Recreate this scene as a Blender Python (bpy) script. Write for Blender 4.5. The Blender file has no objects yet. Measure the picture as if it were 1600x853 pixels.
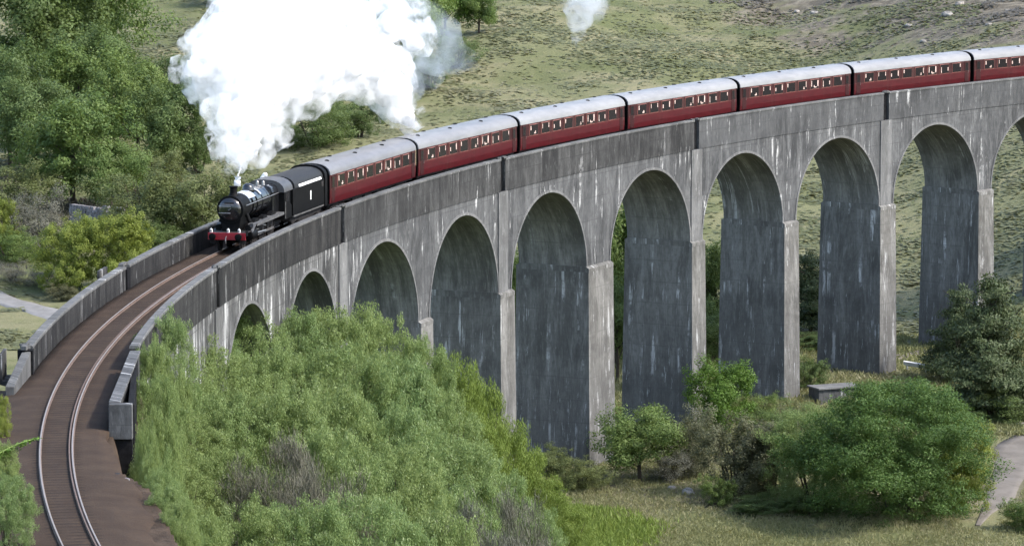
import bpy, math, random
import numpy as np
from math import pi, sin, cos, radians, hypot, atan2, sqrt

random.seed(7)
RNG = np.random.default_rng(11)
sc = bpy.context.scene
COL = sc.collection

# ------------------------------------------------------------------ camera model and curve of the line
R, CX, CY, CAMZ, PT, F = 265.1036, 242.2752, 222.5912, 33.0077, 0.1261, 6580.95
W, H = 1600.0, 853.0
CP, SP = cos(PT), sin(PT)


def arc(s, off=0.0, z=0.0):
    a = pi - s / R
    r = R + off
    return (CX + r * cos(a), CY + r * sin(a), z)


def ray(px, py):
    u = (px - W / 2) / F
    v = -(py - H / 2) / F
    return (u, CP + v * SP, -SP + v * CP)


def at_depth(px, py, y):
    d = ray(px, py)
    k = y / d[1]
    return (d[0] * k, y, CAMZ + d[2] * k)


def at_z(px, py, z):
    d = ray(px, py)
    k = (z - CAMZ) / d[2]
    return (d[0] * k, d[1] * k, z)


def sstep(a, b, x):
    t = np.clip((np.asarray(x, float) - a) / (b - a), 0, 1)
    return t * t * (3 - 2 * t)


def smax(a, b, k=1.5):
    h = np.clip(0.5 + 0.5 * (a - b) / k, 0, 1)
    return b + (a - b) * h + k * h * (1 - h)


def vnoise(x, y, seed=0):
    x = np.asarray(x, float)
    y = np.asarray(y, float)
    xi = np.floor(x).astype(np.int64)
    yi = np.floor(y).astype(np.int64)
    fx, fy = x - xi, y - yi
    fx = fx * fx * (3 - 2 * fx)
    fy = fy * fy * (3 - 2 * fy)

    def h(i, j):
        n = (i * 374761393 + j * 668265263 + seed * 1274126177) & 0x7FFFFFFF
        n = ((n ^ (n >> 13)) * 1274126177) & 0x7FFFFFFF
        return ((n ^ (n >> 16)) & 0xFFFF) / 65535.0
    a = h(xi, yi) * (1 - fx) + h(xi + 1, yi) * fx
    b = h(xi, yi + 1) * (1 - fx) + h(xi + 1, yi + 1) * fx
    return (a * (1 - fy) + b * fy) * 2 - 1


def fbm(x, y, o=4, seed=0):
    t = 0
    amp = 1.0
    for i in range(o):
        t = t + amp * vnoise(x * 2 ** i, y * 2 ** i, seed + i)
        amp *= .5
    return t


def G(x, y):
    """height of the ground"""
    x = np.asarray(x, float)
    y = np.asarray(y, float)
    dx, dy = x - CX, y - CY
    off = np.hypot(dx, dy) - R
    s = (pi - np.mod(np.arctan2(dy, dx), 2 * pi)) * R
    z = -26.5 + 0 * x
    u = y - 425
    hill = 0.095 * (np.sqrt(u * u + 60 * 60) + u) / 2
    z = z + hill * (1 + .25 * vnoise(x / 140., y / 140., 5))
    z = z + 8 * sstep(36, 72, x) * sstep(372, 402, y)
    z = z + sstep(430, 520, y) * 1.4 * fbm(x / 38., y / 38., 3, 3)
    # hillside that carries the near bushes
    zh = np.interp(x, [-60, -22, -14, -6, 2, 9, 15, 60], [-9.5, -10.0, -12.0, -15.5, -20.5, -24.6, -26.8, -27.5])
    zh = zh - (zh + 27.5) * sstep(268, 318, y)
    z = smax(z, np.where(off < 0, zh, -60), 1.2)
    # embankment of the line
    ao = np.abs(off)
    lv = -0.55 - np.where(off < 0, 5.0, .5) * np.maximum(0, ao - np.where(off < 0, np.where(s > -15, 3.4, 2.7 + 1.6 * sstep(-28, -38, s)), 5.4))
    lv = lv - 0.42 * np.maximum(0, s + 6)
    z = smax(z, np.where(s < 40, lv, -60), .8)
    # the hill the picture is taken from
    zc = 33 - 0.1931 * y - 2.2
    z = np.where(y < 135, smax(z, zc * sstep(150, 120, y) + (1 - sstep(150, 120, y)) * -30, 1.0), z)
    z = z + .22 * fbm(x / 7., y / 7., 3, 9) * sstep(3.9, 6.5, ao)
    # keep it under the ballast
    z = np.where((ao < np.where(off < 0, np.where(s > -15, 3.4, 2.8 + 1.6 * sstep(-28, -38, s)), 5.0)) & (s < 0), np.minimum(z, -0.55), z)
    return z


def gz(x, y):
    return float(G(np.array([x]), np.array([y]))[0])


def on_ground(px, py):
    d = ray(px, py)
    ys = np.linspace(150, 1400, 5001)
    k = ys / d[1]
    zr = CAMZ + d[2] * k
    g = G(d[0] * k, ys)
    i = int(np.argmax(zr <= g))
    return (d[0] * k[i], float(ys[i]), float(g[i]))


# ------------------------------------------------------------------ scene helpers
def tag(o, label=None, cat=None, group=None, kind=None):
    if label:
        o['label'] = label
    if cat:
        o['category'] = cat
    if group:
        o['group'] = group
    if kind:
        o['kind'] = kind
    return o


def thing(name, label, cat, loc=(0, 0, 0), rz=0.0, group=None):
    o = bpy.data.objects.new(name, None)
    o.empty_display_size = .5
    COL.objects.link(o)
    o.location = loc
    o.rotation_euler = (0, 0, rz)
    return tag(o, label, cat, group)


class MB:
    def __init__(s):
        s.v, s.f, s.uv = [], [], []

    def add(s, v, f, uv=None):
        n = len(s.v)
        s.v.extend(v)
        s.f.extend([tuple(i + n for i in q) for q in f])
        s.uv.extend(uv if uv is not None else [(p[0] + p[1], p[2]) for p in v])
        return s

    def box(s, c, d, rz=0.0, taper=1.0):
        x, y, z = c
        a, b, h = d[0] / 2, d[1] / 2, d[2] / 2
        v = []
        for k, zz in ((1, -h), (taper, h)):
            for sx, sy in ((-1, -1), (1, -1), (1, 1), (-1, 1)):
                X, Y = sx * a * k, sy * b * k
                v.append((x + X * cos(rz) - Y * sin(rz), y + X * sin(rz) + Y * cos(rz), z + zz))
        return s.add(v, [(3, 2, 1, 0), (4, 5, 6, 7), (0, 1, 5, 4), (1, 2, 6, 5), (2, 3, 7, 6), (3, 0, 4, 7)])

    def tube(s, pts, rad, n=8, cap=True):
        P = [np.array(p, float) for p in pts]
        rr = rad if isinstance(rad, (list, tuple)) else [rad] * len(P)
        v, f = [], []
        for i, p in enumerate(P):
            t = P[min(i + 1, len(P) - 1)] - P[max(i - 1, 0)]
            t = t / (np.linalg.norm(t) + 1e-9)
            up = np.array([0, 0, 1.]) if abs(t[2]) < .9 else np.array([1., 0, 0])
            a = np.cross(t, up)
            a /= np.linalg.norm(a)
            b = np.cross(a, t)
            for k in range(n):
                th = 2 * pi * k / n
                v.append(tuple(p + rr[i] * (cos(th) * a + sin(th) * b)))
        for i in range(len(P) - 1):
            for k in range(n):
                k2 = (k + 1) % n
                f.append((i * n + k, i * n + k2, (i + 1) * n + k2, (i + 1) * n + k))
        if cap:
            f.append(tuple(range(n - 1, -1, -1)))
            f.append(tuple((len(P) - 1) * n + k for k in range(n)))
        return s.add(v, f)

    def lathe(s, prof, axis='x', c=(0, 0, 0), n=32, sc2=1.0):
        """prof: list of (along, radius)"""
        v, f = [], []
        for (x, r) in prof:
            for k in range(n):
                th = 2 * pi * k / n
                a, b = r * cos(th), r * sin(th)
                if axis == 'x':
                    v.append((c[0] + x, c[1] + a, c[2] + b * sc2))
                elif axis == 'y':
                    v.append((c[0] + a, c[1] + x, c[2] + b))
                else:
                    v.append((c[0] + a, c[1] + b, c[2] + x))
        for i in range(len(prof) - 1):
            for k in range(n):
                k2 = (k + 1) % n
                f.append((i * n + k, i * n + k2, (i + 1) * n + k2, (i + 1) * n + k))
        f.append(tuple(range(n - 1, -1, -1)))
        f.append(tuple((len(prof) - 1) * n + k for k in range(n)))
        return s.add(v, f)

    def prism(s, poly, x0, x1):
        """poly of (y,z) extruded along x"""
        n = len(poly)
        v = [(x0, y, z) for y, z in poly] + [(x1, y, z) for y, z in poly]
        f = [(i, (i + 1) % n, n + (i + 1) % n, n + i) for i in range(n)]
        f += [tuple(range(n - 1, -1, -1)), tuple(range(n, 2 * n))]
        return s.add(v, f)

    def prism_y(s, poly, y0, y1):
        n = len(poly)
        v = [(x, y0, z) for x, z in poly] + [(x, y1, z) for x, z in poly]
        f = [(i, (i + 1) % n, n + (i + 1) % n, n + i) for i in range(n)]
        f += [tuple(range(n - 1, -1, -1)), tuple(range(n, 2 * n))]
        return s.add(v, f)

    def sheet(s, rows, uvrows=None, flip=False):
        nr, nc = len(rows), len(rows[0])
        v = [tuple(p) for r in rows for p in r]
        uv = [q for r in uvrows for q in r] if uvrows else None
        f = []
        for i in range(nr - 1):
            for j in range(nc - 1):
                q = (i * nc + j, i * nc + j + 1, (i + 1) * nc + j + 1, (i + 1) * nc + j)
                f.append(q[::-1] if flip else q)
        return s.add(v, f, uv)

    def build(s, name, mat, parent=None, smooth=False, bevel=0.0, base=(0, 0, 0), fixn=True):
        me = bpy.data.meshes.new(name)
        b = base
        me.from_pydata([(p[0] - b[0], p[1] - b[1], p[2] - b[2]) for p in s.v], [], s.f)
        uvl = me.uv_layers.new(name='UVMap')
        li = np.zeros(len(me.loops), dtype=np.int32)
        me.loops.foreach_get('vertex_index', li)
        uvl.data.foreach_set('uv', np.array(s.uv, dtype=np.float32)[li].ravel())
        if fixn:
            import bmesh
            bm = bmesh.new()
            bm.from_mesh(me)
            bmesh.ops.recalc_face_normals(bm, faces=bm.faces)
            bm.to_mesh(me)
            bm.free()
        if smooth:
            me.polygons.foreach_set('use_smooth', [True] * len(me.polygons))
        me.materials.append(mat)
        o = bpy.data.objects.new(name, me)
        COL.objects.link(o)
        if parent:
            o.parent = parent
        if smooth == 'auto':
            try:
                me.set_sharp_from_angle(angle=radians(35))
            except Exception:
                pass
        if bevel:
            m = o.modifiers.new('bevel', 'BEVEL')
            m.width = bevel
            m.segments = 2
            m.limit_method = 'ANGLE'
        return o


def copy_tree(o, parent=None):
    c = o.copy()
    COL.objects.link(c)
    if parent:
        c.parent = parent
    for ch in list(o.children):
        copy_tree(ch, c)
    return c


# ------------------------------------------------------------------ materials
class N:
    """small node-tree builder"""

    def __init__(s, name, rough=.8, spec=.3):
        s.m = bpy.data.materials.new(name)
        s.m.use_nodes = True
        s.t = s.m.node_tree
        s.b = s.t.nodes['Principled BSDF']
        s.out = s.t.nodes['Material Output']
        s.b.inputs['Roughness'].default_value = rough
        s.b.inputs['Specular IOR Level'].default_value = spec

    def n(s, typ, **kw):
        x = s.t.nodes.new(typ)
        for k, v in kw.items():
            setattr(x, k, v)
        return x

    def put(s, sock, v):
        if isinstance(v, bpy.types.NodeSocket):
            s.t.links.new(v, sock)
        elif isinstance(v, (tuple, list)):
            sock.default_value = (*v, 1)[:4] if sock.type == 'RGBA' else v
        else:
            sock.default_value = v

    def coord(s, kind='Object'):
        return s.n('ShaderNodeTexCoord').outputs[kind]

    def map(s, v, scale=(1, 1, 1), rot=(0, 0, 0)):
        m = s.n('ShaderNodeMapping')
        s.put(m.inputs['Vector'], v)
        m.inputs['Scale'].default_value = scale
        m.inputs['Rotation'].default_value = rot
        return m.outputs[0]

    def noise(s, v, scale=1., detail=4., rough=.55, dist=0.):
        x = s.n('ShaderNodeTexNoise')
        s.put(x.inputs['Vector'], v)
        x.inputs['Scale'].default_value = scale
        x.inputs['Detail'].default_value = detail
        x.inputs['Roughness'].default_value = rough
        x.inputs['Distortion'].default_value = dist
        return x.outputs['Fac']

    def ramp(s, f, a, b, lo=0., hi=1.):
        x = s.n('ShaderNodeMapRange')
        x.interpolation_type = 'SMOOTHSTEP'
        s.put(x.inputs[0], f)
        x.inputs[1].default_value = a
        x.inputs[2].default_value = b
        x.inputs[3].default_value = lo
        x.inputs[4].default_value = hi
        return x.outputs[0]

    def mix(s, f, a, b, blend='MIX'):
        x = s.n('ShaderNodeMix', data_type='RGBA', blend_type=blend)
        s.put(x.inputs[0], f)
        s.put(x.inputs[6], a)
        s.put(x.inputs[7], b)
        return x.outputs[2]

    def math(s, op, a, b=0.0):
        x = s.n('ShaderNodeMath', operation=op)
        s.put(x.inputs[0], a)
        s.put(x.inputs[1], b)
        return x.outputs[0]

    def sep(s, v):
        x = s.n('ShaderNodeSeparateXYZ')
        s.put(x.inputs[0], v)
        return x.outputs

    def attr(s, name):
        return s.n('ShaderNodeAttribute', attribute_name=name).outputs['Fac']

    def rand(s):
        return s.n('ShaderNodeObjectInfo').outputs['Random']

    def bump(s, h, strength=.3, dist=.05):
        x = s.n('ShaderNodeBump')
        x.inputs['Strength'].default_value = strength
        x.inputs['Distance'].default_value = dist
        s.put(x.inputs['Height'], h)
        s.t.links.new(x.outputs[0], s.b.inputs['Normal'])

    def col(s, c):
        s.put(s.b.inputs['Base Color'], c)
        return s


def concrete(name, dark, mid, lite, white=.6, wet=0.0, streak=1.0):
    k = N(name, .9, .2)
    uv = k.coord('UV')
    ob = k.coord('Object')
    blot = k.noise(ob, .21, 7, .66, .6)
    fine = k.noise(ob, 2.6, 6, .7)
    st = k.noise(k.map(uv, (.9, .13, 1)), 1.0, 7, .68, .5)
    st2 = k.noise(k.map(uv, (2.6, .30, 1)), 1.0, 6, .7, .4)
    st3 = k.noise(k.map(uv, (1.25, .09, 1)), 1.0, 8, .74, .3)
    c = k.mix(k.ramp(blot, .36, .60), dark, mid)
    c = k.mix(k.ramp(st, .42, .66, 0, .75 * streak), c, lite)
    c = k.mix(k.ramp(st2, .50, .70, 0, .55 * streak), c, dark)
    c = k.mix(k.ramp(fine, .38, .68, 0, .35), c, dark)
    gr = k.noise(k.map(uv, (7., 1.1, 1)), 1.0, 5, .7)
    c = k.mix(k.ramp(gr, .50, .68, 0, .6), c, dark)
    c = k.mix(k.ramp(gr, .46, .32, 0, .45), c, lite)
    # pale lime runs
    w1 = .555 - .05 * max(0, white - 1)
    wm = k.math('MULTIPLY', k.ramp(st3, w1, w1 + .07, 0, min(1, white)), k.ramp(k.noise(ob, .27, 5, .7), .47 - .12 * max(0, white - 1), .58 - .12 * max(0, white - 1)))
    c = k.mix(wm, c, (.52, .52, .51))
    # lift lines of the shuttering
    z = k.sep(uv)[1]
    fr = k.math('FRACT', k.math('MULTIPLY', z, .55))
    line = k.math('LESS_THAN', fr, .035)
    c = k.mix(k.math('MULTIPLY', line, k.ramp(blot, .4, .6, .1, .45)), c, dark)
    if wet:
        zz = k.sep(k.coord('Object'))[2]
        wob = k.math('ADD', zz, k.math('MULTIPLY', st, 9.0))
        c = k.mix(k.ramp(wob, 1.0, -9.0, 0, wet), c, (.066, .066, .066))
        sp = k.math('MULTIPLY', k.ramp(k.noise(k.map(uv, (2.6, .35, 1)), 1.2, 7, .75), .575, .645),
                    k.ramp(wob, -3., -8., 0, .95))
        c = k.mix(sp, c, (.36, .37, .37))
    k.col(c)
    k.bump(k.math('ADD', fine, k.math('MULTIPLY', st2, .5)), .5, .06)
    return k.m


M = {}
M['conc'] = concrete('weathered concrete', (.046, .047, .048), (.100, .102, .103), (.178, .180, .179), 1.12)
M['pier'] = concrete('pier concrete', (.090, .087, .080), (.165, .160, .148), (.265, .26, .245), 1.08, .42, 1.0)
M['soffit'] = concrete('soffit concrete', (.098, .094, .086), (.172, .167, .155), (.31, .30, .275), .7, 0, 1.1)
M['limed'] = concrete('lime streaked concrete', (.036, .036, .036), (.090, .090, .087), (.20, .20, .195), 1.6)
M['para0'] = concrete('sooty parapet concrete', (.012, .012, .012), (.026, .0255, .025), (.062, .060, .057), .45, 0, 1.0)
M['para1'] = concrete('stained parapet concrete', (.025, .025, .025), (.055, .055, .054), (.11, .11, .107), .7, 0, .9)
M['para'] = concrete('parapet concrete', (.048, .049, .050), (.092, .094, .095), (.145, .147, .146), .9, 0, .7)
M['cope'] = concrete('coping concrete', (.075, .075, .073), (.13, .13, .127), (.22, .22, .21), .6, 0, .6)
M['pale'] = concrete('pale concrete', (.10, .10, .098), (.16, .16, .157), (.26, .26, .255), .9, 0, .8)


def flat(name, c, rough=.6, spec=.4, metal=0., var=.0, scale=3.):
    k = N(name, rough, spec)
    k.b.inputs['Metallic'].default_value = metal
    if var:
        f = k.noise(k.coord('Object'), scale, 5, .65)
        k.col(k.mix(k.ramp(f, .3, .7), tuple(x * (1 - var) for x in c), tuple(min(1, x * (1 + var)) for x in c)))
        k.bump(f, .15, .02)
    else:
        k.col(c)
    return k.m


M['dark'] = flat('dark joint and recess shadow', (.012, .012, .013), .95, .1, 0, .4)  # near-black for the joints and for shadow painted into the end recess
M['black'] = flat('black engine paint', (.010, .0105, .012), .17, .9, 0, .3, 2.)
M['blackmatt'] = flat('sooty black', (.005, .005, .0052), .6, .10, 0, .5, 3.)
M['grime'] = flat('oily underframe', (.022, .02, .019), .75, .3, 0, .5, 4.)
M['redbeam'] = flat('red beam paint', (.23, .012, .02), .4, .5, 0, .2)
M['steel'] = flat('worn steel', (.32, .31, .30), .38, .5, .7, .3, 5.)
M['white'] = flat('white enamel', (.75, .75, .73), .5, .4, 0, .1)
M['cream'] = flat('cream lining', (.6, .5, .33), .5, .4)
M['glass'] = flat('dark carriage glass', (.012, .011, .012), .15, .3)
M['coal'] = flat('coal', (.012, .012, .012), .6, .4, 0, .6, 8)


def maroon(name, c, dirt):
    k = N(name, .4, .25)
    ob = k.coord('Object')
    f = k.noise(k.map(ob, (.7, .7, 2.5)), 1.2, 6, .65)
    v = k.noise(k.map(ob, (3.0, 1, .25)), 1.0, 5, .6)
    col = k.mix(k.ramp(f, .35, .7), c, tuple(x * .72 for x in c))
    col = k.mix(k.ramp(v, .52, .72, 0, dirt), col, (.10, .055, .045))
    k.col(col)
    return k.m


M['maroon'] = maroon('maroon coach paint', (.072, .006, .009), .2)
M['maroon_up'] = maroon('maroon window band paint', (.040, .009, .010), .4)
k = N('grey carriage roof', .42, .4)
ob = k.coord('Object')
f = k.noise(k.map(ob, (.4, 1.2, 1)), 1.0, 6, .65)
oc = k.n('ShaderNodeObjectInfo').outputs['Color']
k.col(k.mix(1.0, k.mix(k.ramp(f, .3, .7), (.205, .204, .204), (.272, .270, .268)), oc, 'MULTIPLY'))
M['roof'] = k.m

# ballast
k = N('brown ballast', .95, .15)
ob = k.coord('Object')
uv = k.coord('UV')
f1 = k.noise(ob, .5, 4, .6)
f2 = k.noise(ob, 5., 5, .8)
c = k.mix(k.ramp(f1, .3, .7), (.045, .030, .020), (.066, .045, .030))
c = k.mix(k.ramp(f2, .35, .7, 0, .5), c, (.035, .027, .024))
su, sv = k.sep(uv)[0], k.sep(uv)[1]
near0 = k.ramp(k.math('ABSOLUTE', sv), 1.25, 1.0)
slp = k.math('MULTIPLY', k.math('LESS_THAN', k.math('FRACT', k.math('MULTIPLY', su, 1 / .68)), .36), near0)
c = k.mix(k.math('MULTIPLY', slp, k.ramp(k.noise(ob, 1.3, 4), .34, .58, .15, .85)), c, (.026, .019, .015))
k.col(c)
k.bump(f2, .7, .06)
M['ballast'] = k.m
k = N('rusty rail side', .7, .4)
f = k.noise(k.coord('Object'), 2., 5, .7)
k.col(k.mix(k.ramp(f, .3, .7), (.11, .072, .052), (.17, .12, .095)))
M['rail'] = k.m
M['railhead'] = flat('polished rail head', (.27, .225, .19), .45, .5, .25, .12, 2.)

# ground
k = N('hillside grass', .95, .1)
ob = k.coord('Object')
big = k.noise(ob, .018, 5, .6)
midn = k.noise(ob, .09, 5, .6, .3)
sm = k.noise(ob, .55, 5, .7)
ti = k.noise(ob, 3.2, 4, .75)
c = k.mix(k.ramp(big, .40, .60), (.108, .122, .052), (.168, .170, .088))
c = k.mix(k.ramp(midn, .42, .66, 0, .8), c, (.225, .205, .122))
c = k.mix(k.ramp(sm, .50, .74, 0, .6), c, (.105, .115, .052))
c = k.mix(k.ramp(ti, .50, .74, 0, .4), c, (.10, .098, .05))
xyz = k.sep(ob)
# brown heather in the far right
hx = k.math('ADD', k.math('MULTIPLY', xyz[0], .012), k.math('MULTIPLY', xyz[1], .0042))
hm = k.ramp(k.math('ADD', hx, k.math('MULTIPLY', midn, .9)), 3.47, 3.62)
hc = k.mix(k.ramp(sm, .4, .65), (.105, .092, .070), (.21, .185, .14))
c = k.mix(hm, c, hc)
# lusher near slope
nm = k.math('MULTIPLY', k.ramp(xyz[1], 345, 300), k.ramp(k.math('ADD', xyz[0], k.math('MULTIPLY', midn, 14)), 16, 6))
c = k.mix(nm, c, k.mix(k.ramp(sm, .4, .65), (.10, .135, .040), (.068, .095, .030)))
# brown litter under the near bushes at the right
bm_ = k.math('MULTIPLY', k.ramp(xyz[1], 316, 322), k.ramp(xyz[1], 352, 338))
bm_ = k.math('MULTIPLY', bm_, k.ramp(k.math('ADD', xyz[0], k.math('MULTIPLY', midn, 10)), 8, 14))
c = k.mix(k.math('MULTIPLY', bm_, .65), c, k.mix(k.ramp(sm, .4, .6), (.10, .09, .07), (.17, .145, .105)))
vm = k.n('ShaderNodeVectorMath', operation='DISTANCE')
k.put(vm.inputs[0], k.map(ob, (1, 1, 0)))
vm.inputs[1].default_value = (CX, CY, 0)
od = k.math('ABSOLUTE', k.math('SUBTRACT', vm.outputs['Value'], R))
soil = k.math('MULTIPLY', k.ramp(k.math('ADD', od, k.math('MULTIPLY', sm, 2.0)), 6.2, 5.2), k.ramp(xyz[1], 262, 250))
c = k.mix(soil, c, k.mix(k.ramp(sm, .4, .65), (.050, .036, .026), (.085, .062, .045)))
k.col(c)
k.bump(k.math('ADD', sm, k.math('MULTIPLY', ti, .6)), .6, .3)
M['ground'] = k.m

k = N('gravel path', .95, .15)
ob = k.coord('Object')
f1 = k.noise(ob, .6, 5, .65)
c = k.mix(k.ramp(f1, .3, .7), (.125, .11, .092), (.185, .165, .14))
c = k.mix(k.ramp(k.noise(ob, 6, 4, .7), .4, .7, 0, .5), c, (.18, .165, .15))
k.col(c)
M['path'] = k.m
k = N('pale grey path', .95, .15)
ob = k.coord('Object')
f1 = k.noise(ob, .6, 5, .65)
c = k.mix(k.ramp(f1, .3, .7), (.17, .166, .158), (.235, .23, .222))
c = k.mix(k.ramp(k.noise(ob, 6, 4, .7), .4, .7, 0, .5), c, (.22, .21, .2))
k.col(c)
M['palepath'] = k.m


def leaf(name, c1, c2, c3, trans=.35, hue=.5):
    k = N(name, .55, .25)
    ti = k.attr('tint')
    ob = k.coord('Object')
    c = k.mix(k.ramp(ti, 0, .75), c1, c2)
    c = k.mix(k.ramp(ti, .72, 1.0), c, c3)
    r = k.rand()
    c = k.mix(k.math('MULTIPLY', r, hue), c, k.mix(.5, c, (c2[0] * 1.25, c2[1] * 1.02, c2[2] * .8)))
    k.col(c)
    tr = k.n('ShaderNodeBsdfTranslucent')
    k.put(tr.inputs['Color'], k.mix(.5, c, (c3[0], c3[1], c3[2] * .6)))
    mx = k.n('ShaderNodeMixShader')
    mx.inputs[0].default_value = trans
    k.t.links.new(k.b.outputs[0], mx.inputs[1])
    k.t.links.new(tr.outputs[0], mx.inputs[2])
    k.t.links.new(mx.outputs[0], k.out.inputs[0])
    return k.m


M['lf_dark'] = leaf('dark broadleaf', (.070, .108, .034), (.118, .172, .055), (.20, .26, .095))
M['lf_mid'] = leaf('mid green leaf', (.082, .134, .036), (.142, .205, .056), (.235, .30, .105))
M['lf_olive'] = leaf('olive leaf', (.105, .128, .045), (.150, .180, .066), (.21, .24, .10))
M['lf_lime'] = leaf('lime leaf', (.15, .20, .036), (.21, .26, .052), (.29, .33, .085))
M['lf_willow'] = leaf('willow leaf', (.130, .203, .072), (.208, .286, .108), (.40, .475, .255), .4, .8)
M['lf_bright'] = leaf('bright spring leaf', (.06, .12, .02), (.10, .185, .03), (.17, .27, .06))
M['lf_dome'] = leaf('rich green leaf', (.050, .098, .024), (.088, .155, .038), (.19, .27, .09), .35, .1)
M['lf_conifer'] = leaf('dark needle foliage', (.048, .070, .028), (.076, .102, .040), (.125, .15, .07), .15)
M['lf_brown'] = leaf('brownish budding leaf', (.095, .105, .058), (.14, .148, .084), (.20, .205, .13))
M['twig'] = leaf('grey twigs', (.095, .098, .076), (.15, .15, .115), (.22, .22, .17), .1)
M['lf_grass'] = leaf('meadow grass blades', (.168, .185, .076), (.228, .232, .11), (.32, .295, .175), .35, 0)
M['lf_tuft'] = leaf('hill grass tussocks', (.115, .128, .054), (.158, .165, .080), (.215, .205, .118), .3, 0)
M['lf_lush'] = leaf('long lush grass', (.13, .185, .034), (.185, .25, .052), (.26, .31, .09), .35, 0)
M['lf_heather'] = leaf('heather sprigs', (.085, .075, .058), (.13, .115, .09), (.20, .18, .145), .15, 0)
M['bark'] = flat('bark', (.075, .062, .05), .9, .1, 0, .4, 4.)
M['rock'] = flat('grey rock', (.27, .25, .22), .9, .2, 0, .4, 2.5)
M['stonewall'] = flat('dry stone', (.20, .19, .195), .9, .2, 0, .55, 3.)

# ------------------------------------------------------------------ leaf clouds


def leaf_mesh(name, pts, nrm, size, aspect, mat, tint, up=None):
    """one small diamond per point"""
    n = len(pts)
    rnd = RNG.normal(size=(n, 3))
    if up is not None:
        rnd = rnd * .55 + np.array(up)
    nrm = nrm / (np.linalg.norm(nrm, axis=1, keepdims=True) + 1e-9)
    a = np.cross(nrm, rnd)
    if up is not None:
        # long axis near the given direction
        b = rnd / (np.linalg.norm(rnd, axis=1, keepdims=True) + 1e-9)
        a = np.cross(b, nrm)
        a /= (np.linalg.norm(a, axis=1, keepdims=True) + 1e-9)
    else:
        a /= (np.linalg.norm(a, axis=1, keepdims=True) + 1e-9)
        b = np.cross(nrm, a)
    sz = size * RNG.uniform(.65, 1.35, (n, 1))
    V = np.empty((n, 4, 3))
    V[:, 0] = pts - b * sz * .5
    V[:, 1] = pts - a * sz * aspect * .5
    V[:, 2] = pts + b * sz * .5
    V[:, 3] = pts + a * sz * aspect * .5
    me = bpy.data.meshes.new(name)
    me.vertices.add(n * 4)
    me.vertices.foreach_set('co', V.astype(np.float32).ravel())
    me.loops.add(n * 4)
    me.loops.foreach_set('vertex_index', np.arange(n * 4, dtype=np.int32))
    me.polygons.add(n)
    me.polygons.foreach_set('loop_start', np.arange(0, n * 4, 4, dtype=np.int32))
    me.update(calc_edges=True)
    at = me.attributes.new('tint', 'FLOAT', 'FACE')
    at.data.foreach_set('value', tint.astype(np.float32))
    me.materials.append(mat)
    return me


def crown(name, seed, n, size, mat, lobes, aspect=.5, clumps=90, spread=.075, shell=.45, up=None, layered=False):
    """leaf clumps through the volume of several lobes; unit tree: width 1, height 1, base z=0"""
    g = np.random.default_rng(seed)
    L = np.array(lobes)
    vol = L[:, 3] * L[:, 4] * L[:, 5]
    li = g.choice(len(L), clumps, p=vol / vol.sum())
    d = g.normal(size=(clumps, 3))
    d /= np.linalg.norm(d, axis=1, keepdims=True)
    rr = g.uniform(0, 1, (clumps, 1)) ** shell
    cc = L[li, :3] + d * rr * L[li, 3:6]
    csz = g.uniform(.6, 1.4, clumps)
    ctint = g.uniform(-.2, .2, clumps)
    w = csz ** 2
    ci = g.choice(clumps, n, p=w / w.sum())
    q = g.normal(size=(n, 3))
    q /= np.linalg.norm(q, axis=1, keepdims=True)
    q *= g.uniform(0, 1, (n, 1)) ** .45
    if layered:
        q *= np.array([1.3, 1.3, .45])
    p = cc[ci] + q * (spread * csz[ci])[:, None]
    p[:, 2] /= np.percentile(p[:, 2], 99.3)
    rad = np.hypot(p[:, 0], p[:, 1])
    p[:, :2] *= .5 / np.percentile(np.abs(p[:, 0]), 98.5)
    nrm = q * .8 + d[li[ci] * 0 + ci] * .7 + np.array([0, 0, .55]) + g.normal(size=(n, 3)) * .55
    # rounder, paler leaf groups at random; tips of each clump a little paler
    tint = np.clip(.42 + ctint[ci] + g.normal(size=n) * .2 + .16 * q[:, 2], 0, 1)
    return leaf_mesh(name, p, nrm, size, aspect, mat, tint, up)


def lobes_round(seed, k=7, low=.18):
    g = np.random.default_rng(seed)
    out = [(0, 0, .52, .34, .34, .36)]
    for i in range(k):
        a = 2 * pi * i / k + g.uniform(-.4, .4)
        r = g.uniform(.16, .30)
        z = g.uniform(low + .12, .78)
        s_ = g.uniform(.15, .25)
        out.append((r * cos(a), r * sin(a), z, s_, s_, s_ * g.uniform(.8, 1.15)))
    return out


def lobes_bush(seed, k=9):
    g = np.random.default_rng(seed)
    out = [(0, 0, .40, .40, .40, .44)]
    for i in range(k):
        a = 2 * pi * i / k + g.uniform(-.4, .4)
        r = g.uniform(.18, .34)
        z = g.uniform(.15, .70)
        s_ = g.uniform(.15, .26)
        out.append((r * cos(a), r * sin(a), z, s_, s_, s_ * 1.1))
    return out


def lobes_dome(seed):
    g = np.random.default_rng(seed)
    out = [(0, 0, .36, .42, .42, .50)]
    for i in range(22):
        a = g.uniform(0, 6.28)
        e = g.uniform(.0, 1.2)
        s_ = g.uniform(.08, .15)
        out.append((.36 * cos(a) * cos(e), .36 * sin(a) * cos(e), .36 + .46 * sin(e), s_, s_, s_))
    return out


def lobes_conifer(seed):
    g = np.random.default_rng(seed)
    out = []
    for i in range(13):
        t = i / 12
        r = .40 * (1 - t) ** .7 + .06
        a = g.uniform(0, 6.28)
        out.append((.14 * cos(a) * (1 - t), .14 * sin(a) * (1 - t), .14 + .82 * t, r, r, .05))
    return out


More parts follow.
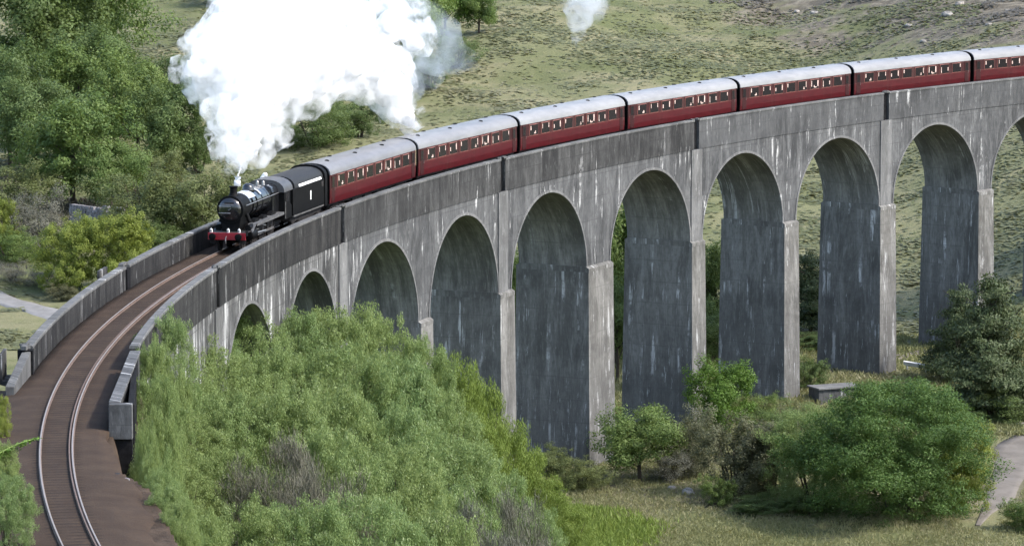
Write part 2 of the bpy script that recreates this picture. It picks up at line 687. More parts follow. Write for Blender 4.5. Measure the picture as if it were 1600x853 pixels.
def trunk_mesh(name, seed, limbs=7, r=.022, top=.62, bush=False):
    g = random.Random(seed)
    b = MB()
    if bush:
        for i in range(limbs):
            a = 2 * pi * i / limbs + g.uniform(-.3, .3)
            e = g.uniform(.15, .34)
            b.tube([(0.03 * cos(a), .03 * sin(a), -.06), (e * .5 * cos(a), e * .5 * sin(a), .3), (e * cos(a), e * sin(a), g.uniform(.55, .85))],
                   [r * .6, r * .4, r * .12], 5)
    else:
        b.tube([(0, 0, -.08), (.01, .0, .2), (-.01, .012, .42), (.012, 0, top)], [r * 1.25, r, r * .75, r * .3], 7)
        for i in range(limbs):
            z0 = g.uniform(.18, top - .08)
            a = g.uniform(0, 2 * pi)
            e = g.uniform(.18, .36)
            b.tube([(0, 0, z0), (e * .5 * cos(a), e * .5 * sin(a), z0 + .10), (e * cos(a), e * sin(a), z0 + g.uniform(.14, .26))],
                   [r * .5, r * .32, r * .1], 5)
    o = b.build(name, M['bark'])
    me = o.data
    bpy.data.objects.remove(o)
    return me


TREES = {}


def kind(key, crowns, trunks):
    TREES[key] = (crowns, trunks)


tr_round = [trunk_mesh('trunk', i) for i in (1, 2)]
tr_bush = [trunk_mesh('stems', i, 9, .02, bush=True) for i in (3, 4)]
tr_con = [trunk_mesh('trunk', 5, 10, .02, .95)]
for key, mk in (('dark', 'lf_dark'), ('mid', 'lf_mid'), ('olive', 'lf_olive'), ('bright', 'lf_bright')):
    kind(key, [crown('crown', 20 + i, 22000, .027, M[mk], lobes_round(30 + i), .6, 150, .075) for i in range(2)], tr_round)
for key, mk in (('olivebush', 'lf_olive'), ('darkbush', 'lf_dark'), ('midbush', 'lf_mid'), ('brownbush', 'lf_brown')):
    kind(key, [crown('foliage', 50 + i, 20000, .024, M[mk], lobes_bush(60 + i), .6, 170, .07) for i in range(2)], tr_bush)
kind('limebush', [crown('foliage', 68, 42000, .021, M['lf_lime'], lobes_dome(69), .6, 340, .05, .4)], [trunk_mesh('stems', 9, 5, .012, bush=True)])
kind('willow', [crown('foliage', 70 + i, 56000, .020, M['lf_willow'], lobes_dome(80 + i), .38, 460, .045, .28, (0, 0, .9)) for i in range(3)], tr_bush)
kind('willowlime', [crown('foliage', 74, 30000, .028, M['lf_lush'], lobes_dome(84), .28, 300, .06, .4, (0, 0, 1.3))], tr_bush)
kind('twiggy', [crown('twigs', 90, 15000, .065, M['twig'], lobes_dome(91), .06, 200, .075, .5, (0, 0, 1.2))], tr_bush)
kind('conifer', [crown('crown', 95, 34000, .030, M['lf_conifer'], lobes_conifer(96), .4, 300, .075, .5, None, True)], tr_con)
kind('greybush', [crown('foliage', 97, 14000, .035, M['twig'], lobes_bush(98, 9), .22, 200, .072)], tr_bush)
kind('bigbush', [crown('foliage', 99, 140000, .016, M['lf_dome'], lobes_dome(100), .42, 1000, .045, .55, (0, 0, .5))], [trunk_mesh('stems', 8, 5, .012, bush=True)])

NAMES = {'dark': 'broadleaf_tree', 'mid': 'broadleaf_tree', 'olive': 'broadleaf_tree', 'bright': 'broadleaf_tree', 'olivebush': 'shrub',
         'limebush': 'shrub', 'darkbush': 'shrub', 'midbush': 'shrub', 'brownbush': 'shrub', 'willow': 'willow_shrub', 'willowlime': 'willow_shrub',
         'twiggy': 'twiggy_shrub', 'conifer': 'conifer_tree', 'greybush': 'bare_shrub', 'bigbush': 'shrub'}
cnt = [0]


def plant(kd, loc, w, h, label, group=None, rz=None):
    i = cnt[0]
    cnt[0] += 1
    crs, trs = TREES[kd]
    nm = NAMES[kd]
    t = thing(nm, label, 'tree' if 'tree' in nm else 'shrub', loc, random.uniform(0, 6.28) if rz is None else rz, group)
    t.scale = (w, w * random.uniform(.92, 1.08), h)
    c = bpy.data.objects.new(crs[0].name.split('.')[0], crs[i % len(crs)])
    COL.objects.link(c)
    c.parent = t
    s_ = bpy.data.objects.new(trs[0].name.split('.')[0], trs[i % len(trs)])
    COL.objects.link(s_)
    s_.parent = t
    return t


def far_tree(kd, px, pyb, wpx, hpx, label, group=None, y=None):
    p = on_ground(px, pyb) if y is None else None
    if p is None:
        q = at_depth(px, pyb, y)
        p = (q[0], y, gz(q[0], y))
        hpx = hpx + (p[2] - q[2]) * -F / y
    return plant(kd, (p[0], p[1], p[2] - .1), wpx * p[1] / F, hpx * p[1] / F, label, group)


def top_shrub(kd, px, pytop, y, wpx, label, group=None):
    q = at_depth(px, pytop, y)
    g = gz(q[0], y)
    h = max(1.2, q[2] - g + .05)
    return plant(kd, (q[0], y, g - .1), wpx * y / F, h, label, group)


# ------------------------------------------------------------------ ground
def build_ground():
    rad = np.concatenate([np.linspace(2, 140, 24), np.linspace(145, 520, 400)[0:], np.linspace(522, 760, 130), np.geomspace(775, 6000, 26)])
    fine = np.linspace(-.155, .155, 330)
    ang = np.concatenate([np.linspace(-pi, -.45, 26), np.linspace(-.44, -.165, 24), fine, np.linspace(.165, .44, 24), np.linspace(.45, pi, 26)])
    A, Rr = np.meshgrid(ang, rad)
    X = Rr * np.sin(A)
    Y = Rr * np.cos(A)
    Z = np.where(Y > 60, G(X, Y), 0)
    back = 30 - .03 * np.maximum(0, -Y)
    zc = 33 - .1931 * Y - 2.2
    Z = np.where(Y <= 60, np.minimum(zc, back), Z)
    Z = np.where((Y < 150) & (np.abs(X) > 70), np.minimum(Z, zc), Z)
    nr, na = A.shape
    v = np.stack([X, Y, Z], -1).reshape(-1, 3)
    i = np.arange(nr - 1)[:, None] * na + np.arange(na - 1)[None]
    f = np.stack([i, i + na, i + na + 1, i + 1], -1).reshape(-1, 4)
    me = bpy.data.meshes.new('ground')
    me.vertices.add(len(v))
    me.vertices.foreach_set('co', v.astype(np.float32).ravel())
    me.loops.add(f.size)
    me.loops.foreach_set('vertex_index', f.astype(np.int32).ravel())
    me.polygons.add(len(f))
    me.polygons.foreach_set('loop_start', np.arange(0, f.size, 4, dtype=np.int32))
    me.update(calc_edges=True)
    me.polygons.foreach_set('use_smooth', [True] * len(f))
    me.materials.append(M['ground'])
    o = bpy.data.objects.new('ground', me)
    COL.objects.link(o)
    tag(o, kind='structure')


build_ground()


def strip(name, pts, widths, mat, lift=.14, **kw):
    """a path draped on the ground"""
    P = np.array(pts, float)
    t = np.concatenate([[0], np.cumsum(np.hypot(*np.diff(P[:, :2], axis=0).T))])
    tt = np.arange(0, t[-1], 1.2)
    x = np.interp(tt, t, P[:, 0])
    y = np.interp(tt, t, P[:, 1])
    w = np.interp(tt, t, widths)
    for _ in range(6):
        x[1:-1] = (x[:-2] + x[1:-1] * 2 + x[2:]) / 4
        y[1:-1] = (y[:-2] + y[1:-1] * 2 + y[2:]) / 4
    tx, ty = np.gradient(x), np.gradient(y)
    l = np.hypot(tx, ty)
    nx, ny = -ty / l, tx / l
    rows = []
    for i in range(len(x)):
        row = []
        for q in (-1, -.92, -.5, 0, .5, .92, 1):
            ww = w[i] * .5 * q * (1 + .18 * float(vnoise(tt[i] / 3, q * 9, 3)))
            X, Y = x[i] + nx[i] * ww, y[i] + ny[i] * ww
            row.append((X, Y, gz(X, Y) + (lift if abs(q) < .99 else -.15)))
        rows.append(row)
    b = MB().sheet(rows)
    o = b.build(name, mat, smooth=True)
    return tag(o, **kw)


strip('path', [on_ground(*p)[:2] for p in ((-60, 440), (0, 468), (45, 482), (85, 494), (130, 510))], [3.4, 3.4, 3.3, 3.2, 3.0], M['palepath'], kind='structure')
strip('path', [on_ground(*p)[:2] for p in ((1528, 822), (1566, 775), (1582, 730), (1584, 698), (1650, 678))], [.4, 2.3, 2.9, 3.6, 4.5], M['path'], .07, kind='structure')
strip('path', [on_ground(*p)[:2] for p in ((1385, 565), (1410, 556), (1442, 549), (1470, 547))], [1.3, 1.8, 1.6, 1.0], M['path'], kind='structure')

# ------------------------------------------------------------------ track
HW = 2.95      # outer face of the walls from the centre line
b = MB()
rows, uvr = [], []
for s in np.arange(-74, 262, .5):
    w = float(sstep(-2, -13, s))
    prof = []
    wn = float(sstep(-28, -40, s))
    L_, R_ = -2.5 - .9 * wn, 2.5 + 1.75 * w
    for o_, z_ in ((L_ - .5 * wn, -.75), (L_, -.27 - .12 * wn), (-1.9, -.2), (-.95, -.17), (-.55, -.155), (0, -.15), (.55, -.155), (.95, -.17), (1.9, -.2), (R_, -.27 - .12 * w), (R_ + .6 * w, -.75)):
        nz = .03 * float(vnoise(s * 1.3, o_ * 1.7, 4)) * (1 if abs(o_) > .9 else .3)
        wob = (.35 * float(vnoise(s * .3, o_, 8)) * w) if abs(o_) > 2.4 else 0
        prof.append((o_ + wob, z_ + nz))
    rows.append([arc(s, o_, z_) for o_, z_ in prof])
    uvr.append([(s, o_) for o_, z_ in prof])
b.sheet(rows, uvr)
tag(b.build('track_bed', M['ballast'], smooth=True), kind='structure')

tk = thing('railway_track', 'curved single railway track of two rusty rails on brown ballast', 'railway track', arc(0, 0, 0))
tb = tuple(arc(0, 0, 0))


def sweep(sec, s0, s1, ds=1.0, uvoff=0):
    """closed section [(off,z)] swept along the line"""
    b = MB()
    ss = np.arange(s0, s1 + 1e-6, ds)
    if ss[-1] < s1 - 1e-3:
        ss = np.append(ss, s1)
    n = len(sec)
    per = np.concatenate([[0], np.cumsum([hypot(sec[(i + 1) % n][0] - sec[i][0], sec[(i + 1) % n][1] - sec[i][1]) for i in range(n)])])
    # faces per side, with their own vertices so that the uv is clean
    for i in range(n):
        a, c = sec[i], sec[(i + 1) % n]
        ver = abs(c[1] - a[1]) > abs(c[0] - a[0])
        r, u = [], []
        for s in ss:
            r.append([arc(s, *a), arc(s, *c)])
            u.append([(s, a[1] if ver else a[0] + 3), (s, c[1] if ver else c[0] + 3)])
        b.sheet(r, u)
    for s in (ss[0], ss[-1]):
        v = [arc(s, *q) for q in sec]
        b.add(v, [tuple(range(n))], [(q[0], q[1]) for q in sec])
    return b


for sgn in (1, -1):
    o_ = .755 * sgn
    fo, hd = .075, .04
    sec = [(o_ - fo, -.15), (o_ + fo, -.15), (o_ + fo, -.12), (o_ + .02, -.10), (o_ + .02, -.045), (o_ + hd, -.035), (o_ + hd, -.006), (o_ - hd, -.006), (o_ - hd, -.035), (o_ - .02, -.045), (o_ - .02, -.10), (o_ - fo, -.12)]
    rl = sweep(sec, -74, 262).build('rail', M['rail'], tk, base=tb)
    sweep([(o_ - hd + .006, -.005), (o_ + hd - .006, -.005), (o_ + hd - .012, 0.0), (o_ - hd + .012, 0.0)], -74, 262).build('rail_head', M['railhead'], rl, base=tb)
# check rail beside the inner rail
sec = [(-.615 - .04, -.15), (-.615 + .04, -.15), (-.615 + .03, -.012), (-.615 - .03, -.012)]
sweep(sec, -74, 120).build('check_rail', M['rail'], tk, base=tb)

# ------------------------------------------------------------------ viaduct
VB = arc(100, 0, -9)
via = thing('railway_viaduct', 'long curved grey concrete railway viaduct on tall arches with streaked piers', 'viaduct', VB)
GAPS = [-2.3, 32.1, 66.4, 101.9, 139.4, 173.0, 206.2, 240.5]
OPEN = [(34.2, 48.8), (51.6, 65.2), (68.0, 83.84), (86.4, 100.9), (103.7, 118.65), (123.3, 138.3), (140.6, 155.1), (157.5, 171.9), (174.4, 188.58),
        (190.92, 205.1), (207.4, 222.0), (224.4, 239.2)]
ZS, ZC, ZB = -9.2, -2.40, -1.38      # springing, crown, ledge under the parapet
WO = 2.95


def face_uv(s, z):
    return (s, z)


def arch_z(s, o):
    m, a = (o[0] + o[1]) / 2, (o[1] - o[0]) / 2
    t = max(0.0, 1 - ((s - m) / a) ** 2)
    return ZS + (ZC - ZS) * sqrt(t)


for i, o in enumerate(OPEN):
    left = (OPEN[i - 1][1] + o[0]) / 2 if i else 33.0
    right = (o[1] + OPEN[i + 1][0]) / 2 if i + 1 < len(OPEN) else o[1] + 3
    m, a = (o[0] + o[1]) / 2, (o[1] - o[0]) / 2
    # arch span: faces and soffit
    th = np.linspace(pi, 0, 41)
    ss = [m + a * cos(t) for t in th]
    zz = [ZS + (ZC - ZS) * sin(t) for t in th]
    b = MB()
    for off in (-WO, WO):
        r, u = [], []
        cols = [(left, ZS)] + [(o[0], ZS)] + list(zip(ss, zz))[1:-1] + [(o[1], ZS)] + [(right, ZS)]
        for s, z in cols:
            zs_ = np.linspace(z, ZB, 5)
            r.append([arc(s, off, q) for q in zs_])
            u.append([(s, q) for q in zs_])
        b.sheet(r, u)
    b.build('arch_span', M['limed' if i < 2 else 'conc'], via, base=VB)
    b = MB()
    r, u = [], []
    L = 0
    for j, (s, z) in enumerate(zip(ss, zz)):
        if j:
            L += hypot(s - ss[j - 1], z - zz[j - 1])
        offs = np.linspace(-WO, WO, 5)
        r.append([arc(s, q, z) for q in offs])
        u.append([(q + i * 13, z) for q in offs])
    b.sheet(r, u)
    b.build('arch_soffit', M['soffit'], via, base=VB, smooth=True)
    # raised ring round the arch
    b = MB()
    for off, sg in ((-WO, -1), (WO, 1)):
        r, u = [], []
        for t in th:
            c_, s_ = cos(t), sin(t)
            p0 = (m + (a + .004) * c_, ZS + (ZC - ZS + .004) * s_)
            p1 = (m + (a + .20) * c_, ZS + (ZC - ZS + .20) * s_)
            if t in (th[0], th[-1]):
                pass
            p1 = (min(max(p1[0], left + .05), right - .05), p1[1])
            r.append([arc(p0[0], off, p0[1]), arc(p0[0], off + sg * .07, p0[1]), arc(p1[0], off + sg * .07, p1[1]), arc(p1[0], off, p1[1])])
            u.append([(p0[0], p0[1] + q) for q in (0, .05, .6, .65)])
        b.sheet(r, u)
    b.build('arch_ring', M['pale'], via, base=VB)

# underside closing and piers
EDGES = [(33.0, OPEN[0][0])] + [(OPEN[i][1], OPEN[i + 1][0]) for i in range(len(OPEN) - 1)] + [(OPEN[-1][1], OPEN[-1][1] + 3)]
for i, (e0, e1) in enumerate(EDGES):
    p = arc((e0 + e1) / 2, -3)
    zb = min(gz(p[0], p[1]), gz(*arc((e0 + e1) / 2, 3)[:2])) - 2.5
    if i == 0:
        continue
    b = MB()
    lv = np.concatenate([np.linspace(ZS - .35, zb, 14)])
    g = .07

    def ring(z):
        d = g + (ZS - z) * .010
        do = .27 + (ZS - z) * .012
        return [(e0 - d * .9, -WO - do), (e1 + d * .9, -WO - do), (e1 + d * .9, WO + do), (e0 - d * .9, WO + do)]
    rings = [ring(z) for z in lv]
    for q in range(4):
        r, u = [], []
        for z, rg in zip(lv, rings):
            A, B = rg[q], rg[(q + 1) % 4]
            k = 6
            pts = [(A[0] + (B[0] - A[0]) * t / k, A[1] + (B[1] - A[1]) * t / k) for t in range(k + 1)]
            r.append([arc(s, o_, z) for s, o_ in pts])
            u.append([(s + o_ * 1.0 + q * 7.7 + i * 3.1, z) for s, o_ in pts])
        b.sheet(r, u)
    b.build('pier', M['pier'], via, base=VB)
    # impost block on top of the pier
    b = MB()
    sec = [(-WO - .30, ZS - .352), (WO + .30, ZS - .352), (WO + .30, ZS - .06), (WO + .004, ZS + .12), (-WO - .004, ZS + .12), (-WO - .30, ZS - .06)]
    sweep(sec, e0 - .055, e1 + .055, .5).build('impost', M['pier'], via, base=VB)

# solid abutment wall between the first arch and the end
for off in (-WO, WO):
    sg = -1 if off < 0 else 1
    sec = [(off - sg * .5, -16), (off, -16), (off, ZB), (off - sg * .5, ZB)]
    sweep(sec, -9.0 if sg < 0 else -2.5, 33.0, 1.0).build('abutment_wall', M['limed'], via, base=VB)

# parapets in bays between the joints, coping on each, dark joint and pale strip under it
for off in (-WO, WO):
    sg = -1 if off < 0 else 1
    for i in range(len(GAPS) - 1):
        s0, s1 = GAPS[i] + .45, GAPS[i + 1] - .45
        a = off + sg * .06
        sec = [(off - sg * .36, ZB), (a, ZB), (a, .98), (off - sg * .36, .98)]
        pr = sweep(sec, s0, s1).build('parapet', M['para0' if i < 2 else 'para1' if i < 4 else 'para'], via, base=VB)
        sec = [(off - sg * .40, .982), (off + sg * .12, .982), (off + sg * .12, 1.10), (off + sg * .07, 1.14), (off - sg * .36, 1.14), (off - sg * .40, 1.10)]
        sweep(sec, s0 + .02, s1 - .02).build('coping', M['cope'], pr, base=VB)
    for g in GAPS:
        if g < 0 and sg < 0:
            continue
        sec = [(off - sg * .45, ZB), (off - sg * .20, ZB), (off - sg * .20, .95), (off - sg * .45, .95)]
        sweep(sec, g - .45, g + .45, .3).build('expansion_joint', M['dark'], via, base=VB)
        # broken refuge corbels at the head of the joint
        b = MB()
        for q in range(4):
            p = arc(g + random.uniform(-.7, .7), off + sg * random.uniform(-.12, .06), 1.14 + .05)
            b.box(p, (random.uniform(.2, .5), random.uniform(.18, .34), random.uniform(.08, .2)), random.uniform(0, 3))
        b.build('joint_cap', M['cope'], via, base=VB)
        if g > 20:
            zt = ZB - .02
            sec = [(off - sg * .003, ZS + .05), (off + sg * .11, ZS + .05), (off + sg * .11, zt), (off - sg * .003, zt)]
            sweep(sec, g - .95, g + .95, .4).build('pilaster', M['pale'], via, base=VB)
# deck slab under the ballast closes the bays from below
sec = [(-WO + .36, -1.6), (WO - .36, -1.6), (WO - .36, -.7), (-WO + .36, -.7)]
sweep(sec, -9, 240, 2.0).build('deck_slab', M['conc'], via, base=VB)
# refuge behind the far joint at the left
for g in GAPS[:2]:
    b = MB()
    b.add(*[(lambda bb: (bb.v, bb.f))(sweep([(WO + .07, -.9), (WO + 1.15, -.6), (WO + 1.15, 1.0), (WO + 1.0, 1.0), (WO + 1.0, -.4), (WO + .07, -.4)], g - 1.7, g + .5, .5))][0])
    b.build('refuge', M['para1'], via, base=VB)
# end of the far wall: a lower, sloping wing
sec = lambda z: [(WO - .40, -1.6), (WO + .06, -1.6), (WO + .06, z), (WO - .40, z)]
b = MB()
P0 = [arc(-2.75, *q) for q in sec(1.0)]
P1 = [arc(-9.5, q[0] + .25, q[1]) for q in sec(.15)]
b.add(P0 + P1, [(0, 1, 5, 4), (1, 2, 6, 5), (2, 3, 7, 6), (3, 0, 4, 7), (4, 5, 6, 7), (3, 2, 1, 0)])
b.build('wing_wall', M['cope'], via, base=VB, bevel=.03)
b = MB()
sweep([(WO - .5, -1.5), (WO + .3, -1.5), (WO + .3, 1.05), (WO - .5, 1.05)], -2.9, -2.3, .3).build('end_post', M['dark'], via, base=VB)
# end of the near wall: coping that turns to a pale block above a recess with its shadow painted in
A = at_z(204, 547, 1.1)
B_ = at_z(171, 627, 1.1)
C_ = at_z(207, 628, 1.1)
D_ = at_z(222, 545, 1.1)


def wallseg(p, q, w, z0, z1, name, mat):
    b = MB()
    d = np.array([q[0] - p[0], q[1] - p[1]])
    L = np.linalg.norm(d)
    b.box(((p[0] + q[0]) / 2, (p[1] + q[1]) / 2, (z0 + z1) / 2), (L, w, z1 - z0), atan2(d[1], d[0]))
    return b.build(name, mat, via, base=VB, bevel=.025)


B2 = (B_[0] + .24, B_[1])
wallseg((A[0] + .24, A[1]), B2, .46, -2.2, .93, 'end_wall', M['para1'])
wallseg((A[0] + .24, A[1]), B2, .56, .935, 1.08, 'end_coping', M['conc'])
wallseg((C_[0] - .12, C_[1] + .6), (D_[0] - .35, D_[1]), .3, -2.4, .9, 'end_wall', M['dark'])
b = MB()
b.box(((B_[0] + C_[0]) / 2, B_[1] - .28, .18), (C_[0] - B_[0], .55, 1.72))
b.build('end_block', M['conc'], via, base=VB, bevel=.03)
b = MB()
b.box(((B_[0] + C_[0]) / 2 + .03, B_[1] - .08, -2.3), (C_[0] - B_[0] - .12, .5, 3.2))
b.build('end_recess_shade', M['dark'], via, base=VB)

# ------------------------------------------------------------------ train
PROF_R = 1.36


def roof_arc(z0, z1, w, n=12):
    """three-centred roof from (-w,z0) over the crown to (w,z0)"""
    out = []
    for i in range(n + 1):
        t = pi * i / n
        c_, s_ = cos(t), sin(t)
        out.append((w * (abs(c_) ** .80) * (1 if c_ >= 0 else -1), z0 + (z1 - z0) * (s_ ** .85)))
    return out


def wheel_mb(c, r, w=.13, spokes=0):
    b = MB()
    b.lathe([(-w / 2, r + .03), (-w / 2 + .03, r + .03), (-w / 2 + .03, r), (w / 2, r), (w / 2, r - .08), (0.02, r - .08)] if spokes else
            [(-w / 2, r + .03), (-w / 2 + .03, r + .03), (-w / 2 + .03, r), (w / 2, r), (w / 2, r - .08), (.01, r * .7), (.02, .12), (w / 2 + .03, .1), (w / 2 + .03, .001)], 'y', c, 24)
    if spokes:
        b.lathe([(-.06, .15), (.10, .15), (.12, .001)], 'y', c, 14)
        for i in range(spokes):
            a = 2 * pi * i / spokes
            b.tube([(c[0] + .1 * cos(a), c[1], c[2] + .1 * sin(a)), (c[0] + (r - .06) * cos(a), c[1], c[2] + (r - .06) * sin(a))], .035, 5)
        b.prism_y([(c[0] + r * .93 * cos(t), c[2] + r * .93 * sin(t)) for t in np.linspace(.6, 2.2, 7)] +
                  [(c[0] + r * .68 * cos(t), c[2] + r * .68 * sin(t)) for t in np.linspace(2.2, .6, 7)], c[1] - .05, c[1] + .04)
    return b


def heading(s):
    a = pi - s / R
    return atan2(cos(a), -sin(a))


def make_coach():
    L = 19.3
    t = thing('passenger_coach', 'x', 'train coach')
    h = L / 2
    w = 1.36
    # body below the window band, window band with openings suggested by recessed panes
    lo = MB()
    side = [(-1.33, .98), (1.33, .98), (1.37, 1.4), (1.37, 1.98), (-1.37, 1.98), (-1.37, 1.4)]
    lo.prism(side, -h, h)
    lo.build('body', M['maroon'], t, bevel=.02)
    up = MB()
    up.prism([(-1.365, 1.982), (1.365, 1.982), (1.345, 2.98), (-1.345, 2.98)], -h, h)
    ub = up.build('window_band', M['maroon_up'], t, bevel=.015)
    l2 = MB()
    for sg in (1, -1):
        l2.box((0, sg * 1.368, 1.975), (L - .1, .03, .045))
        l2.box((0, sg * 1.352, 2.93), (L - .1, .02, .03))
    l2.build('lining', flat_lining, t)
    rf = MB()
    arcp = roof_arc(2.985, 3.80, 1.40)
    rf.prism(arcp, -h - .04, h + .04)
    ro = rf.build('roof', M['roof'], t, smooth='auto')
    for i, x in enumerate(np.linspace(-7.6, 7.6, 6)):
        v = MB()
        v.lathe([(0, .17), (.10, .17), (.14, .11), (.16, .001)], 'z', (x, .42 if i % 2 else -.42, 3.70), 12)
        v.build('roof_vent', M['blackmatt'], ro)
    # windows
    xs = np.linspace(-7.3, 7.3, 8)
    for sg in (1, -1):
        for i, x in enumerate(xs):
            f = MB()
            f.box((x, sg * 1.358, 2.45), (1.56, .05, .90))
            wo = f.build('window', frame_mat, t, bevel=.02)
            g = MB()
            g.box((x, sg * 1.366, 2.45), (1.46, .05, .80))
            g.build('pane', M['glass'], wo)
            if sg > 0:  # pale slips on the panes imitate window reflections in plain colour
                for cx_ in (-.56, .56):
                    if random.random() < .75:
                        c_ = MB()
                        hh = random.uniform(.25, .62)
                        ww = random.uniform(.07, .16)
                        c_.box((x + cx_, sg * 1.396, 2.78 - hh / 2 - random.choice([0, 0, .3 * (1 - hh)])), (ww, .012, hh))
                        c_.build('pane_glint', glint_mat, wo)
                if random.random() < .6:
                    c_ = MB()
                    c_.box((x + random.uniform(-.3, .3), sg * 1.396, 2.14 + .05), (random.uniform(.2, .5), .012, .10))
                    c_.box((x + random.uniform(-.3, .3), sg * 1.396, 2.14 + .12), (.10, .012, .2))
                    c_.build('glint_speck', glint_mat, wo)
        for x in (-9.0, 9.0):
            d = MB()
            d.box((x, sg * 1.372, 2.02), (.66, .03, 1.9))
            do = d.build('door', M['maroon_up'], t, bevel=.015)
            g = MB()
            g.box((x, sg * 1.379, 2.46), (.46, .03, .72))
            g.build('pane', M['glass'], do)
            hd = MB()
            hd.tube([(x - .22, sg * 1.42, 1.85), (x - .22, sg * 1.42, 2.05)], .018, 6)
            hd.build('handle', M['steel'], do)
    # ends and gangways
    for sg in (1, -1):
        e = MB()
        e.prism([(-1.30, 1.0)] + [(y * .985, z - .03) for y, z in roof_arc(2.985, 3.80, 1.34)][::-1] + [(1.30, 1.0)], sg * (h + .002), sg * (h + .05))
        e.build('end_panel', M['blackmatt'], t)
        g = MB()
        for q in range(3):
            g.box((sg * (h + .10 + .09 * q), 0, 2.12), (.05, 1.05 - .05 * (q % 2), 2.15 - .05 * (q % 2)))
            g.box((sg * (h + .14 + .09 * q), 0, 2.12), (.045, .94, 2.02))
        g.build('gangway', M['blackmatt'], t)
        bf = MB()
        for y in (-.87, .87):
            bf.lathe([(0, .10), (.28, .10), (.30, .22), (.34, .22), (.36, .001)] if sg > 0 else [(-.36, .001), (-.34, .22), (-.30, .22), (-.28, .10), (0, .10)], 'x', (sg * h, y, 1.05), 14)
        bf.build('buffer', M['grime'], t)
    uf = MB()
    uf.box((0, 0, .9), (L - .3, 2.3, .16))
    for x, l in ((-2.6, 1.9), (0.4, 1.5), (2.9, 2.1)):
        uf.box((x, .75, .62), (l, .6, .42))
        uf.box((-x, -.75, .62), (l, .6, .42))
    for sg in (1, -1):
        uf.tube([(-5.4, sg * .95, .84), (-2, sg * .95, .38), (2, sg * .95, .38), (5.4, sg * .95, .84)], .04, 5)
    uf.build('underframe', M['grime'], t)
    for x in (-7.1, 7.1):
        bg = MB()
        for sg in (1, -1):
            bg.prism_y([(x - 1.75, .62), (x - 1.5, .40), (x + 1.5, .40), (x + 1.75, .62), (x + .5, .74), (x - .5, .74)], sg * .98 - .06, sg * .98 + .06)
            bg.box((x - 1.3, sg * 1.06, .47), (.32, .12, .3))
            bg.box((x + 1.3, sg * 1.06, .47), (.32, .12, .3))
        bg.box((x, 0, .6), (.5, 1.9, .25))
        bo = bg.build('bogie', M['grime'], t)
        for dx in (-1.3, 1.3):
            wm = MB()
            for sg in (1, -1):
                q = wheel_mb((x + dx, sg * .76, .46), .46)
                wm.add(q.v, q.f)
            wm.tube([(x + dx, -.76, .46), (x + dx, .76, .46)], .08, 8)
            wm.build('wheelset', M['grime'], bo, smooth='auto')
    return t


flat_lining = flat('thin lining', (.12, .03, .025), .5, .4, 0, .3)
frame_mat = flat('window frame', (.20, .075, .06), .4, .5, 0, .35, 2.)
glint_mat = flat('pale painted window reflection', (.62, .46, .40), .9, .1, 0, .35, 3.)

front = [68.82, 88.45, 109.24, 129.81, 150.13, 169.92, 189.97, 210.0, 230.0]
LBL = ['maroon coach with silver roof coupled right behind the black tender',
       'maroon coach, second behind the tender, with a pale plate on its front end',
       'maroon coach running above the dark joint of the tallest arches, third from the tender',
       'maroon coach over the middle arches, third from the right edge of the photo',
       'maroon coach over the dark parapet joint nearest the right edge',
       'maroon coach at the right edge, cut off by the frame',
       'maroon coach beyond the right edge at the tail of the train']
cp = None
SP_ = 20.2
cfront = [68.75 + SP_ * i for i in range(7)]
for i in range(7):
    s = front[i] + (front[i + 1] - front[i]) / 2
    if i == 0:
        cp = make_coach()
        o = cp
        proto_children = True
    else:
        o = copy_tree(cp)
    p0, p1 = arc(s - 7.1), arc(s + 7.1)
    o.location = ((p0[0] + p1[0]) / 2, (p0[1] + p1[1]) / 2, 0.0)
    o.rotation_euler = (0, 0, heading(s))
    o.scale = ((front[i + 1] - front[i]) / 20.05, 1, 1)
    o['label'] = LBL[i]
    o['category'] = 'train coach'
    o['group'] = 'maroon coaches of the steam train'
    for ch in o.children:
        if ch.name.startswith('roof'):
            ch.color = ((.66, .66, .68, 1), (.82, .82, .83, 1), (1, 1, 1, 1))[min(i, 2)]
    if i == 1:
        b = MB()
        b.box((9.72, .98, 2.35), (.05, .42, 1.15))
        b.build('end_plate', M['cream'], o, bevel=.02)

# tender
tend = thing('tender', 'black box-shaped tender with arched top and a small white emblem on its side', 'tender', (0, 0, 0))
sT0, sT1 = 60.35, 68.25
sm = (sT0 + sT1) / 2
p0, p1 = arc(sm - 2.6), arc(sm + 2.6)
tend.location = ((p0[0] + p1[0]) / 2, (p0[1] + p1[1]) / 2, 0)
tend.rotation_euler = (0, 0, heading(sm))
lt = (sT1 - sT0) / 2
b = MB()
b.prism([(-1.30, 1.12), (1.30, 1.12), (1.30, 2.92), (-1.30, 2.92)], -lt, lt)
tb_ = b.build('tank', M['blackmatt'], tend, bevel=.03)
b = MB()
b.prism(roof_arc(2.925, 3.72, 1.25), -lt + .6, lt - .55)
b.build('coal_cover', M['coal'], tend, smooth='auto')
for sg in (1, -1):
    b = MB()   # in-turned side sheet, coloured white to imitate its highlight
    b.prism([(sg * 1.30, 2.93), (sg * 1.17, 3.22), (sg * 1.14, 3.20), (sg * 1.25, 2.93)], -lt + 1.1, lt - 1.5)
    b.build('side_sheet', M['white'], tend)
b = MB()
b.prism([(-1.36, 1.0)] + roof_arc(2.95, 3.84, 1.36)[::-1] + [(1.36, 1.0)], -lt - .06, -lt + .5)
b.build('rear_bulkhead', M['blackmatt'], tend, smooth='auto')
b = MB()
b.box((-.2, 0, 1.06), (2 * lt - .1, 2.55, .1))
b.build('running_plate', M['steel'], tend)
b = MB()
b.box((-.2, 1.303, 2.1), (.24, .012, .62))
b.box((-.2, 1.306, 2.02), (.10, .012, .3))
